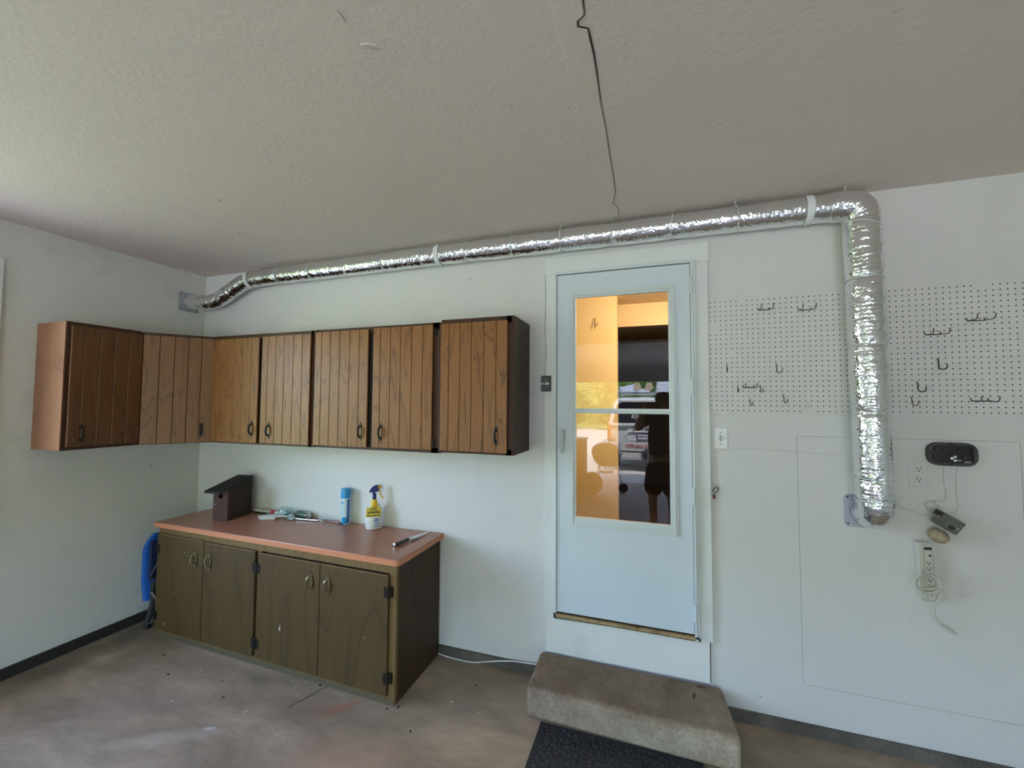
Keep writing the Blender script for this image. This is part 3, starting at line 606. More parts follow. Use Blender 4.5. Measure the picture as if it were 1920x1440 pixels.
# countertop
CT=.769; th=.035
P=[(.253,-.462),(.253,-.001),(2.293,-.001),(2.291,-.45)]
cx,cy,rr=2.291-.03,-.508+.03,.03
P=[(.253,-.001),(.253,-.463)]+[(cx+rr*math.sin(a*PI/12),cy-rr*math.cos(a*PI/12)) for a in range(7)]+[(2.293,-.001)]
ct=thing('countertop','long terracotta laminate countertop on the olive-brown base cabinet','countertop',(1.27,-.25,CT-th))
part('slab',MB().prism([(x,y,CT-th) for x,y in P],(0,0,th)),M_lam,ct,bevel=.005,bseg=3)
ed=MB(); Pf=[(.2525,-.463)]+[(cx+(rr+.0005)*math.sin(a*PI/12),cy-(rr+.0005)*math.cos(a*PI/12)) for a in range(7)]+[(2.2935,-.001)]
vs=[(x,y,CT-th+.001) for x,y in Pf]+[(x,y,CT-.0045) for x,y in Pf]; n=len(Pf)
vs=[(x*1.0,y-(.0012 if i<n-1 else 0),CT-th+.001) for i,(x,y) in enumerate(Pf)]+[(x,y-(.0012 if i<n-1 else 0),CT-.0048) for i,(x,y) in enumerate(Pf)]
vs2=[(x,y+.003,z) for x,y,z in vs]
part('edge_banding',MB().add(vs+vs2,[(i,i+1,n+i+1,n+i) for i in range(n-1)]+[(2*n+i,2*n+n+i,2*n+n+i+1,2*n+i+1) for i in range(n-1)]+[(i,2*n+i,2*n+i+1,i+1) for i in range(n-1)]+[(n+i,n+i+1,3*n+i+1,3*n+i) for i in range(n-1)]),M_lamedge,ct,label='brighter orange front edge')

# ------------------------------------------------------------------ things on the counter
# birdhouse
bh=thing('birdhouse','dark brown wooden birdhouse with sloping roof and round hole at the counter left end','birdhouse',(.64,-.19,CT))
ang=math.atan2(.017,.126); R_=Matrix.Translation((.584,-.296,CT))@Matrix.Rotation(ang,4,'Z')
def bm_(): m=MB(); m.m=R_; return m
Wb,Db=.128,.215; zf,zr=.214,.262
part('side_panel',bm_().prism([(0,.012,0),(0,Db,0),(0,Db,zr),(0,.012,zf+.006)],(.012,0,0)),M_bird,bh)
part('side_panel',bm_().prism([(Wb-.012,.012,0),(Wb-.012,Db,0),(Wb-.012,Db,zr),(Wb-.012,.012,zf+.006)],(.012,0,0)),M_bird,bh)
part('back_panel',bm_().box(.012,Wb-.012,Db-.012,Db,0,zr-.005),M_bird,bh)
part('floor_panel',bm_().box(.012,Wb-.012,.012,Db-.012,0,.012),M_bird,bh)
# front with a round hole
fm=bm_(); hc=(Wb*.52,.172); hr=.017; K=20; vs=[];fs=[]
out=[]
angs=sorted([2*PI*k/K for k in range(K)]+[math.atan2(z-hc[1],x-hc[0])%(2*PI) for x in (0,Wb) for z in (0,zf)]); K=len(angs)
for k in range(K):
    t=angs[k]; c_,s_=math.cos(t),math.sin(t)
    sx=(Wb-hc[0])/abs(c_) if abs(c_)>1e-6 else 9; sz=((zf-hc[1]) if s_>0 else hc[1])/abs(s_) if abs(s_)>1e-6 else 9
    q=min(sx,sz); out.append((hc[0]+c_*q,hc[1]+s_*q))
for k in range(K):
    t=angs[k]; i=(hc[0]+hr*math.cos(t),hc[1]+hr*math.sin(t))
    vs+=[(i[0],0,i[1]),(out[k][0],0,out[k][1]),(i[0],.012,i[1]),(out[k][0],.012,out[k][1])]
for k in range(K):
    a,b=4*k,4*((k+1)%K); fs+=[(a,b,b+1,a+1),(a+2,a+3,b+3,b+2),(a,a+2,b+2,b),(a+1,b+1,b+3,a+3)]
# corners

fm.add(vs,fs)
part('front_panel',fm,M_birdf,bh,label='front panel with round entry hole')
sl=(zr-zf)/Db
def rz(y): return zf+.004+sl*y
part('roof',bm_().prism([(-.004,-.066,rz(-.066)),(-.004,Db+.004,rz(Db)),(-.004,Db+.004,rz(Db)+.022),(-.004,-.066,rz(-.066)+.018)],(Wb+.008,0,0)),M_shingle,bh,bevel=.0015)
part('perch',bm_().tube([(.036,0,.115),(.036,-.012,.116)],.0045,8),mat('pale_screw',(.5,.45,.4),.5),bh)
part('latch_wire',bm_().tube([(.05,-.003,.115),(.068,-.004,.120),(.083,-.003,.114)],.0015,6),M_bird,bh)
hm=bm_(); hm.ring((Wb*.6,Db-.02,zr+.030),.007,.0016,(0,1,0),16,6); part('hanging_ring',hm,M_steel,bh)

# aerosol can
cn=thing('aerosol_can','slim pale blue aerosol can with a bright blue cap standing by the wall','aerosol can',(1.545,-.048,CT))
r=.031
part('can_body',MB().lathe([(r-.003,0),(r,.003),(r,.180),(r-.0005,.182)],(1.545,-.048,CT),seg=32),M_paleb,cn)
part('cap',MB().lathe([(r+.001,.182),(r+.001,.240),(r-.001,.246),(r-.006,.247)],(1.545,-.048,CT),seg=32),M_bluecan,cn)
def arc(mb,r,a0,a1,z0,z1,c,n=8):
    vs=[(c[0]+rr*math.cos(a0+(a1-a0)*i/n),c[1]+rr*math.sin(a0+(a1-a0)*i/n),z) for i in range(n+1) for rr,z in((r,z0),(r,z1),(r+.0004,z1),(r+.0004,z0))]
    return mb.add(vs,[(4*i+a,4*i+(a+1)%4,4*i+4+(a+1)%4,4*i+4+a) for i in range(n) for a in range(4)]+[(0,1,2,3),(4*n,4*n+1,4*n+2,4*n+3)])
cc=(1.545,-.048)
va=math.atan2(-2.4745+.048,3.5967-1.545)   # towards the room
part('print_band',arc(MB(),r,va+.35,va+.95,CT+.01,CT+.175,cc),M_bluelab,cn,label='deep blue printed stripe')
part('print_band',arc(MB(),r+.0003,va-.9,va+.3,CT+.006,CT+.052,cc),M_bluecan,cn)
part('print_band',arc(MB(),r+.0003,va-1.15,va-.45,CT+.148,CT+.158,cc),M_bluecan,cn)
tx=MB()
for i in range(5): arc(tx,r+.0004,va-1.0,va-.55-.05*(i%3),CT+.065+i*.014,CT+.067+i*.014,cc)
part('print_lines',tx,mat('teal_print',(.15,.5,.55),.4),cn)['kind']='stuff'

# spray bottle
sb=thing('spray_bottle','white spray bottle with yellow label, yellow collar and navy trigger head','spray bottle',(1.80,-.070,CT))
q=Matrix.Translation((1.80,-.070,CT))@Matrix.Rotation(math.radians(38),4,'Z')@Matrix.Diagonal((1,.72,1,1))
def oval(prof,seg=32):
    m=MB(); m.m=q; m.lathe(prof,seg=seg); return m
part('bottle_body',oval([(.046,0),(.052,.005),(.053,.02),(.053,.100),(.052,.120),(.047,.140),(.034,.158),(.020,.168)]),M_white,sb)
q2=Matrix.Translation((1.80,-.070,CT))@Matrix.Rotation(math.radians(38),4,'Z')
cm=MB(); cm.m=q2; cm.lathe([(.036,.136),(.034,.150),(.022,.166),(.019,.182),(.0165,.196)],seg=24); part('collar',cm,M_yel,sb)
def qm(): m=MB(); m.m=q2; return m
part('neck_tube',qm().lathe([(.0125,.190),(.0125,.235)],seg=16),M_navy,sb)
part('sprayer_head',qm().prism([(-.036,-.011,.243),(-.028,-.011,.262),(-.012,-.011,.280),(.008,-.011,.290),(.024,-.011,.288),(.030,-.011,.266),(.024,-.011,.246),(.004,-.011,.243),(.004,-.011,.230),(-.012,-.011,.230),(-.014,-.011,.243)],(0,.022,0)),M_navy,sb,bevel=.003)
part('nozzle',qm().lathe([(.013,0),(.013,.012),(.010,.020),(.006,.024)],(.022,0,.277),(1,0,-.1),14),M_yel,sb)
part('trigger',qm().tube([(.026,0,.262),(.034,0,.248),(.036,0,.236),(.044,0,.218),(.054,0,.202),(.060,0,.196)],.005,8,rad=[.007,.006,.005,.005,.0045,.004]),M_yel,sb)
# hang tag label, facing the room
lq=Matrix.Translation((1.80,-.070,CT))@Matrix.Rotation(math.radians(38-4),4,'Z')
lm=MB(); lm.m=lq; lm.prism([(-.050,-.0415,.086),(.044,-.0415,.090),(.048,-.0415,.150),(-.045,-.0415,.150)],(0,.001,0)); part('label',lm,M_lab,sb)
e_=(PI/2,0,math.radians(34))
def lp(x,z,y=-.043): return tuple(lq@Vector((x,y,z)))
text('ZEP',.017,lp(0,.139),e_,M_ink,sb)
rm=MB(); rm.m=lq@Matrix.Translation((0,-.0424,.139))@Matrix.Diagonal((1.9,1,1,1)); rm.ring((0,0,0),.0105,.0007,(0,1,0),24,4); part('logo_ring',rm,M_ink,sb)
bar=MB(); bar.m=lq
for (a,b,z0,z1) in [(-.038,-.026,.111,.121),(-.022,-.010,.111,.123),(-.006,.006,.111,.121),(.010,.020,.111,.123),(.024,.038,.111,.121),(-.043,-.012,.094,.099),(-.008,.018,.094,.099),(.022,.038,.094,.099),(.008,.030,.1245,.127)]: bar.box(a,b,-.0428,-.0414,z0,z1)
part('label_print',bar,M_ink,sb)['kind']='stuff'
bar=MB(); bar.m=lq
for i,(a,b,z0,z1) in enumerate([(.004,.034,.068,.073),(.004,.030,.058,.063),(.006,.036,.048,.050),(.006,.034,.042,.044),(.006,.036,.036,.038),(.000,.036,.022,.025),(-.042,-.034,.060,.061),(-.042,-.034,.048,.049),(-.042,-.034,.036,.037)]): bar.box(a,b,-.0392,-.036,z0,z1)
part('body_print',bar,mat('blue_print',(.05,.12,.5),.4),sb)['kind']='stuff'

# kitchen knife
kn=thing('kitchen_knife','kitchen knife with a black handle lying on the counter near its right end','knife',(2.165,-.20,CT))
hv=Vector((2.165-2.149,-.22+.336,0)); ha=math.atan2(hv.y,hv.x); K_=Matrix.Translation((2.149,-.340,CT))@Matrix.Rotation(ha,4,'Z')
def km(): m=MB(); m.m=K_; return m
part('knife_handle',km().tube([(0,0,.013),(.02,.0,.0125),(.06,0,.012),(.10,0,.012),(.122,0,.012)],.010,10,rad=[.011,.0115,.010,.0098,.009]),M_blackp,kn)
part('butt_cap',km().lathe([(.0105,0),(.0112,.003),(.006,.005)],(0.001,0,.013),(-1,0,0),12),M_steel,kn)
for q_ in (.045,.085): part('rivet',km().lathe([(.003,0),(.003,.0012)],(q_,0,.0213),(0,0,1),8),M_steel,kn)
part('blade',km().prism([(.120,-.008,.012),(.122,.010,.012),(.20,.012,.010),(.27,.006,.008),(.335,-.016,.006),(.28,-.020,.006),(.20,-.022,.007),(.145,-.020,.010),(.140,-.009,.012)],(0,0,.0018)),M_steel,kn)
solo('dark_pick',MB().tube([(2.193,-.228,CT+.0025),(2.205,-.165,CT+.0025)],.0022,6),M_blackp,'thin black stick lying beside the knife blade','stick',(2.2,-.2,CT))

# tools and scraps between the birdhouse and the can
wt=solo('paint_pad',MB().prism([(.868,-.168,CT+.012),(.905,-.182,CT+.012),(1.00,-.135,CT+.012),(1.015,-.095,CT+.012),(.975,-.072,CT+.012),(.905,-.085,CT+.012),(.868,-.140,CT+.012)],(0,0,.010)),M_white,'flat white plastic paddle on the counter just right of the birdhouse','tray',(.93,-.12,CT),bevel=.002)
part('pad_foot',MB().prism([(.872,-.160,CT),(.905,-.172,CT),(.99,-.13,CT),(.97,-.08,CT),(.90,-.09,CT)],(0,0,.012)),M_white,wt)
part('pad_handle',MB().tube([(.995,-.112,CT+.017),(1.03,-.104,CT+.020),(1.075,-.098,CT+.018)],.008,8,rad=[.014,.008,.007]),M_offw,wt)
tb=thing('plastic_tube','long white plastic tube with a red band lying against the wall behind the birdhouse','tube',(.85,-.030,CT))
part('barrel',MB().tube([(.66,-.020,CT+.014),(1.06,-.038,CT+.014)],.012,14),M_white,tb)
part('band',MB().tube([(.845,-.0285,CT+.014),(.885,-.0302,CT+.014)],.0145,14),M_red,tb)
solo('dark_rod',MB().tube([(.70,-.052,CT+.004),(.90,-.062,CT+.004)],.004,8),M_wire,'thin dark rod lying in front of the white tube','rod',(.8,-.057,CT))
ca=thing('caulk_gun','slim chrome rod with a white ring end lying across the counter','rod',(1.16,-.062,CT))
part('rod',MB().tube([(1.13,-.092,CT+.0085),(1.335,-.072,CT+.0085)],.0075,12),M_steel,ca)
part('ring_end',MB().ring((1.352,-.070,CT+.013),.012,.0042,(1,.3,.15),20,8),M_white,ca)
part('ring_cap',MB().ring((1.346,-.054,CT+.017),.014,.004,(1,-.4,.3),20,8),M_clear,ca)
sc=thing('screwdriver','long thin mauve rod with a black tip lying at the foot of the aerosol can','screwdriver',(1.46,-.070,CT))
part('shaft',MB().tube([(1.365,-.043,CT+.006),(1.52,-.072,CT+.006)],.0055,8),mat('mauve_plastic',(.33,.20,.21),.4),sc)
part('tip',MB().tube([(1.515,-.071,CT+.007),(1.55,-.077,CT+.007)],.0068,10),M_blackp,sc)
gc=thing('drink_can','small green and silver can lying on its side beside the clear jar','can',(1.18,-.035,CT))
gc_d=(1.26-1.10,-.050+.028,0); gax=Vector(gc_d).normalized(); gc0=(1.10,-.030,CT+.0265)
part('can_shell',MB().lathe([(.018,0),(.023,.003),(.0245,.010),(.0245,.112),(.023,.117)],gc0,gax,24),M_greenlab,gc)
part('can_end',MB().lathe([(.023,.117),(.0245,.1185),(.0245,.121),(.021,.1215),(.020,.1175),(.0,.1175)],gc0,gax,24,cap=False),M_steel,gc)
part('can_seam',MB().lathe([(.0247,.094),(.0250,.096),(.0250,.112),(.0247,.114)],gc0,gax,24,cap=False),M_steel,gc)
gj=thing('glass_jar','small clear plastic jar lying on the counter, a blue-green scrap inside','jar',(1.02,-.045,CT))
part('jar_shell',MB().lathe([(.010,.0),(.030,.004),(.038,.02),(.038,.06),(.030,.085),(.022,.092)],(.968,-.070,CT+.039),(1,.25,.0),24),M_clear,gj)
pl=MB()
def crumple(c,sx,sy,sz,seed,nu=14,nv=9):
    m=MB(); vs=[]
    for j in range(nv+1):
        for i in range(nu):
            th_=PI*j/nv; ph=2*PI*i/nu; d=Vector((math.sin(th_)*math.cos(ph),math.sin(th_)*math.sin(ph),math.cos(th_)))
            k=1+.55*noise.noise(d*2.3+Vector((seed,0,0))); p=Vector((d.x*sx*k,d.y*sy*k,d.z*sz*k)); vs.append((c[0]+p.x,c[1]+p.y,max(c[2]+p.z,CT+.0006)))
    return m.add(vs,[(j*nu+i,j*nu+(i+1)%nu,(j+1)*nu+(i+1)%nu,(j+1)*nu+i) for j in range(nv) for i in range(nu)])
part('scrap',crumple((1.022,-.052,CT+.032),.022,.016,.016,4),mat('teal_scrap',(.12,.33,.38),.5),gj)
solo('plastic_bag',crumple((1.115,-.100,CT+.010),.03,.020,.014,9,20,10),mat('crinkled_bag',(.42,.50,.48),.25),'crumpled pale green plastic wrap in front of the green can','wrap',(1.075,-.085,CT))
solo('plastic_bag',crumple((1.07,-.072,CT+.012),.04,.010,.014,2,16,8),mat('clear_wrap',(.62,.68,.68),.2),'crumpled clear plastic wrap lying over the white paddle handle','wrap',(1.00,-.10,CT))
for i,(x,y) in enumerate([(1.93,-.21),(1.44,-.12),(1.41,-.105),(1.475,-.125)]):
    solo('crumb',MB().lathe([(.001,0),(.003,.001),(.002,.003)],(x,y,CT),seg=6),M_dark,['dark crumb on the counter between spray bottle and knife','tiny dark crumb in front of the chrome ring end','tiny dark crumb nearest the chrome ring end','tiny dark crumb in front of the aerosol can'][i],'crumb',(x,y,CT),'crumbs on the counter')

# blue chair pushed in the gap left of the base cabinet
bch=thing('folded_chair','blue plastic chair tucked between the left wall and the base cabinet','chair',(.15,-.36,0))
prof=[]
for t in range(15):
    u=t/14; z=.66-.50*u
    prof.append((.135-.105*math.sin(min(1,u*3.2)*PI/2)+.055*max(0,u-.75)*4*.5,z))
sh=MB(); vs=[]; 
for i,(x,z) in enumerate(prof):
    for (yy,dx) in ((-.40,0),(-.385,.012),(-.20,.028),(-.06,.035)): vs.append((x+dx,yy+(.0),z))
    for (yy,dx) in ((-.06,.047),(-.20,.040),(-.375,.028),(-.392,.02)): vs.append((x+dx,yy,z))
n=8; sh.add(vs,[(i*n+k,i*n+(k+1)%n,(i+1)*n+(k+1)%n,(i+1)*n+k) for i in range(len(prof)-1) for k in range(n)]+[tuple(range(n)),tuple(range((len(prof)-1)*n,len(prof)*n))])
part('backrest',sh,M_blue,bch)
part('seat',MB().box(.07,.285,-.385,-.06,.30,.33).box(.07,.10,-.385,-.06,.33,.62),mat('dark_blue_fabric',(.008,.02,.09),.8),bch,bevel=.008)
part('leg',MB().tube([(.262,-.388,.52),(.20,-.395,.46),(.145,-.398,.38),(.125,-.398,.34)],.005,8),M_steel,bch)
part('leg',MB().tube([(.145,-.395,.24),(.215,-.405,.20),(.235,-.415,.13),(.205,-.425,.05),(.165,-.43,.03)],.009,8),M_steel,bch)
part('rubber_foot',MB().box(.145,.185,-.445,-.415,.0,.035),M_blackp,bch,bevel=.006)
part('leg',MB().tube([(.20,-.08,.30),(.20,-.08,.01)],.012,8),M_blackp,bch)
part('leg',MB().tube([(.11,-.36,.31),(.14,-.38,.15),(.16,-.425,.02)],.022,8),M_blackp,bch)

# ------------------------------------------------------------------ insulated duct
du=thing('insulated_duct','silver foil-wrapped duct running under the ceiling, over the door and down the wall','duct',(2.5,-.09,2.58))
def catmull(P,step=.006):
    P=[Vector(p) for p in P]; P=[P[0]*2-P[1]]+P+[P[-1]*2-P[-2]]; out=[]
    for i in range(1,len(P)-2):
        a,b,c,d=P[i-1:i+3]; n=max(1,int((c-b).length/step))
        for k in range(n):
            t=k/n; out.append(.5*((2*b)+(c-a)*t+(2*a-5*b+4*c-d)*t*t+(3*b-a-3*c+d)*t*t*t))
    out.append(P[-2]); return out
def foil_sleeve(name,path,rad,ties,seed,amp=.0016,step=.006,seg=44,ends=None,mat_=None,flat=None):
    pts=catmull(path,step); n=len(pts); vs=[]
    T=[(pts[min(i+1,n-1)]-pts[max(i-1,0)]).normalized() for i in range(n)]; N=Vector((0,-1,0)); N=(N-T[0]*N.dot(T[0])).normalized()
    s=0; L=[0]
    for i in range(1,n): L.append(L[-1]+(pts[i]-pts[i-1]).length)
    for i in range(n):
        N=(N-T[i]*N.dot(T[i])).normalized(); B=T[i].cross(N); sq=0
        for t in ties:
            dd=(pts[i]-Vector(t)).length; sq=max(sq,math.exp(-(dd/.020)**2))
        R=rad(L[i]/L[-1])+.0022*noise.noise((L[i]*6,seed,0))-.004*sq
        ridge=.0009*math.sin(L[i]*2*PI/.019+2*noise.noise((L[i]*3,seed,5)))
        for k in range(seg):
            a=2*PI*k/seg; c_,s_=math.cos(a),math.sin(a)
            w_=amp*(noise.noise((L[i]*42,c_*3.4+seed,s_*3.4))*1.3+noise.noise((L[i]*110,c_*8+seed,s_*8))*.8)
            vs.append(pts[i]+(N*c_+B*s_)*(R+ridge+w_*(1+1.5*sq)))
    fs=[(i*seg+k,i*seg+(k+1)%seg,(i+1)*seg+(k+1)%seg,(i+1)*seg+k) for i in range(n-1) for k in range(seg)]+[tuple(range(seg))[::-1],tuple(range((n-1)*seg,n*seg))]
    return part(name,MB().add(vs,fs),mat_ or M_foil,du,ang=180)
Yd=-.090
tieX=[.916,1.234,1.545,1.863,2.164,2.483,2.793,3.093,3.396,3.705,4.02]
def zc(x): return 2.588 if x>2 else 2.580+.004*(x-.9)
ht=[(x,Yd,zc(x)) for x in tieX]
vt=[(4.558,Yd,2.218),(4.561,Yd,1.904),(4.565,Yd,1.592),(4.568,Yd,1.282),(4.570,Yd,1.185)]
foil_sleeve('wall_stub',[(.004,-.133,2.432),(.08,-.130,2.428),(.16,-.115,2.424),(.24,-.095,2.428)],lambda u:.060-.004*u,[],1,amp=.0016)
foil_sleeve('sloping_sleeve',[(.215,-.097,2.426),(.30,-.090,2.448),(.42,-.088,2.505),(.54,-.089,2.555),(.64,-.09,2.577)],lambda u:.058,[(.3,-.09,2.448),(.42,-.088,2.505)],2)
foil_sleeve('horizontal_sleeve',[(.60,Yd,2.572),(.70,Yd,2.578),(.9,Yd,2.580),(1.5,Yd,2.583),(2.27,Yd,2.588),(3.1,Yd,2.587),(3.9,Yd,2.588),(4.49,Yd,2.587)],lambda u:.060+.006*u,ht,3)
foil_sleeve('elbow',[(4.42,Yd,2.587),(4.49,Yd,2.585),(4.535,Yd,2.565),(4.555,Yd,2.52),(4.557,Yd,2.45)],lambda u:.069+.006*math.sin(PI*u),[],4,amp=.0014)
foil_sleeve('vertical_sleeve',[(4.555,Yd,2.50),(4.557,Yd,2.35),(4.560,Yd,2.1),(4.565,Yd,1.6),(4.568,Yd,1.3),(4.570,Yd,1.165)],lambda u:.074+.002*math.sin(u*6),vt,5,amp=.0022)
foil_sleeve('lower_elbow',[(4.570,Yd-.002,1.20),(4.570,Yd-.004,1.15),(4.568,Yd+.010,1.115),(4.564,-.045,1.103),(4.562,-.012,1.103)],lambda u:.071-.014*u,[],6,amp=.0018)
# tape seam along the sleeves
def flange(F,w,name='wall_flange'):
    m=MB(); m.m=F; c=.012
    m.prism([(-w+c,0,-w),(w-c,0,-w),(w,0,-w+c),(w,0,w-c),(w-c,0,w),(-w+c,0,w),(-w,0,w-c),(-w,0,-w+c)],(0,.003,0))
    o=part(name,m,M_galv,du)
    for a in(-1,1):
        for b in(-1,1):
            s=MB(); s.m=F; s.lathe([(.0045,.003),(.003,.006)],(a*(w-.014),0,b*(w-.014)),(0,1,0),8); part('screw',s,M_black,o)
flange(Matrix(((0,1,0,.0),(1,0,0,-.133),(0,0,1,2.432),(0,0,0,1))),.078)
flange(Matrix(((1,0,0,4.560),(0,-1,0,-.0025),(0,0,1,1.110),(0,0,0,1))),.078)
for (c,ax,R_t) in [((.628,Yd,2.574),(1,0,.12),.0625),((2.284,Yd,2.588),(1,0,0),.0655),((4.335,Yd,2.588),(1,0,0),.0690)]:
    m=MB(); w2=.016; m.lathe([(R_t,-w2),(R_t+.0015,-w2+.002),(R_t+.0015,w2-.002),(R_t,w2)],c,ax,36,cap=False)
    for yy in (-.01,.0): pass
    m.box(c[0]-w2,c[0]+w2,-.030,-.004,2.672,2.677)  # tail screwed to the ceiling
    m.prism([(c[0]-w2,-.034,2.676),(c[0]+w2,-.034,2.676),(c[0]+w2,c[1]+.045,c[2]+.048),(c[0]-w2,c[1]+.045,c[2]+.048)],(0,.0015,0))
    part('strap',m,M_strap,du,label='broad white hanging strap')
for (x,y,z) in ht+[(4.478,Yd,2.586)]:
    m=MB(); R0=.0615+.006*(x-.6)/3.9; m.ring((x,y,z),R0,.0019,(1,random.uniform(-.06,.06),random.uniform(-.08,.08)),36,5)
    tx_=random.uniform(-.006,.006); m.tube([(x,y-.004,z+R0),(x+tx_,y-.024,z+R0+.003),(x+2*tx_,y-.034,z+R0+.018)],.0019,5)
    part('zip_tie',m,M_tie,du)
part('zip_tie',MB().ring((4.555,Yd,2.478),.077,.002,(.30,0,1),36,5),M_tie,du)
for (x,y,z) in vt: part('zip_tie',MB().ring((x,y,z),.0755,.0021,(random.uniform(-.05,.05),0,1),36,5),M_tie,du)

# ------------------------------------------------------------------ pegboard with drilled holes
PX0,PZ0,PZT=3.892,1.573,2.190
I=.0254; HX,HZ=3.8994,1.5962-.006
pb=MB(); N8=8; rh=.0031; ncol=78; nrow=24
y0,y1=-.0105,-.0065
skip={(6,23),(0,18),(0,17),(1,18),(1,17),(17,0),(18,0),(4,12),(33,0),(44,23),(45,23),(29,11),(0,8),(0,6),(31,12),(47,3)}
hv_=[];hf=[];bv=[];bf_=[]
vs=[];fs=[];ins=[]
for j in range(nrow):
    for i in range(ncol):
        cx_=HX+i*I; cz_=HZ+j*I
        xa=cx_-I/2 if i else PX0; xb=cx_+I/2 ; za=cz_-I/2 if j else PZ0; zb=cz_+I/2 if j<nrow-1 else PZT
        o=len(vs)
        vs+=[(xa,y0,za),(xb,y0,za),(xb,y0,zb),(xa,y0,zb)]
        if (i,j) in skip: fs.append((o,o+1,o+2,o+3)); continue
        for k in range(8):
            a=PI/8+k*PI/4-PI*.75-PI/8; vs.append((cx_+rh*math.cos(a),y0,cz_+rh*math.sin(a)))
        h=o+4
        # corner c0 lies at angle -135deg = k0, c1 at -45deg = k2, c2 k4, c3 k6
        for c in range(4):
            k=2*c; fs+=[(o+c,o+(c+1)%4,h+(k+1)%8),(o+c,h+(k+1)%8,h+k),(o+(c+1)%4,h+(k+2)%8,h+(k+1)%8)]
        ins.append((cx_,cz_))
pb.add(vs,fs)
xe=HX+(ncol-.5)*I
peg=thing('pegboard','white-painted pegboard panel screwed to the wall right of the door','pegboard',(4.6,-.008,1.88))
fo=part('board_face',pb,M_wall,peg,smooth=False)
part('board_edge',MB().box(PX0,xe,y0,y1,PZ0-.001,PZ0).box(PX0,xe,y0,y1,PZT,PZT+.001).box(PX0-.001,PX0,y0,y1,PZ0,PZT),M_wall,peg,smooth=False)
hm=MB()
for (cx_,cz_) in ins:
    a8=[(cx_+rh*math.cos(k*PI/4),cz_+rh*math.sin(k*PI/4)) for k in range(8)]
    hm.add([(x,y0+.0001,z) for x,z in a8]+[(x,y1,z) for x,z in a8],[(k,(k+1)%8,8+(k+1)%8,8+k) for k in range(8)])
hl=part('hole_walls',hm,mat('raw_hardboard',(.10,.065,.04),.9),peg,smooth=False); hl['kind']='stuff'
part('hole_shade_backing',MB().box(PX0+.001,xe,-.0062,-.0005,PZ0+.001,PZT-.001),mat('hole_shade_dark',(.07,.05,.035),.9),peg,smooth=False)  # dark sheet standing in for the shaded air gap behind the holes
def dhook(x0,z0,w_,lab,droop=.0):
    # double-prong tool holder: two prongs rising at their tips, joined by a bar
    m=MB(); y=-.012; D=-.075; yt=-.055
    m.tube([(x0,y,z0+.012),(x0,y-.006,z0),(x0+.002,yt,z0-.004+droop),(x0+.002,D,z0+droop),(x0+.002,D-.004,z0+.020+droop)],.0021,6)
    m.tube([(x0+w_,y,z0+.012),(x0+w_,y-.006,z0),(x0+w_+.002,yt,z0-.004+droop),(x0+w_+.002,D,z0+droop),(x0+w_+.002,D-.004,z0+.020+droop)],.0021,6)
    m.tube([(x0,y-.006,z0-.001),(x0+w_,y-.006,z0-.001)],.0023,6)
    solo('double_hook',m,M_wire,lab,'hook',(x0,-.012,z0),'double-prong pegboard holders')
dhook(4.128,2.118,.053,'double-prong wire holder high on the pegboard, nearest the door trim')
dhook(4.310,2.105,.055,'double-prong wire holder high on the pegboard, just left of the duct')
dhook(4.050,1.712,.052,'double-prong wire holder low on the left half of the pegboard among J hooks')
dhook(4.815,1.955,.058,'double-prong wire holder right of the duct, lower of the upper pair')
dhook(4.970,2.012,.062,'double-prong wire holder high on the far right of the pegboard')
dhook(4.972,1.645,.060,'double-prong wire holder near the bottom edge, far right of the pegboard')
def jhook(x,z,lab,l=.040,r=.010,yaw=0,k=.0019,mt=None):
    m=MB(); m.m=Matrix.Translation((x,-.0125,z))@Matrix.Rotation(yaw,4,'Z')
    pts=[(0,.004,.002),(0,-.002,0),(0,-.003,-l+r)]+[(0,-.003-r+r*math.cos(a),-l+r-r*math.sin(a)) for a in [PI*i/8 for i in range(1,9)]]+[(0,-.003-2*r,-l+r+.010)]
    m.tube(pts,k,6); solo('j_hook',m,mt or M_wire,lab,'hook',(x,-.012,z),'J hooks on the pegboard')
jhook(3.976,1.835,'dark J hook on the pegboard, nearest the door trim')
jhook(4.205,1.832,'dark open J hook turned sideways in the middle of the left pegboard half',l=.046,r=.013,yaw=1.0)
jhook(4.026,1.720,'small J hook left under the low double holder',l=.034)
jhook(4.130,1.720,'small J hook right under the low double holder',l=.034,yaw=.4)
jhook(4.082,1.650,'lowest small J hook on the left pegboard half',l=.034,yaw=.4)
jhook(4.234,1.672,'thin J hook low on the pegboard, closest left of the duct',l=.040,yaw=.6)
jhook(4.860,1.838,'large J hook in the middle of the pegboard right of the duct',l=.048,r=.014,yaw=.9,k=.0026)
jhook(4.780,1.732,'large J hook low on the pegboard right of the duct',l=.046,r=.014,yaw=.9,k=.0026)
jhook(4.756,1.662,'smaller J hook at the pegboard bottom just right of the duct',l=.040,r=.011,yaw=.9)

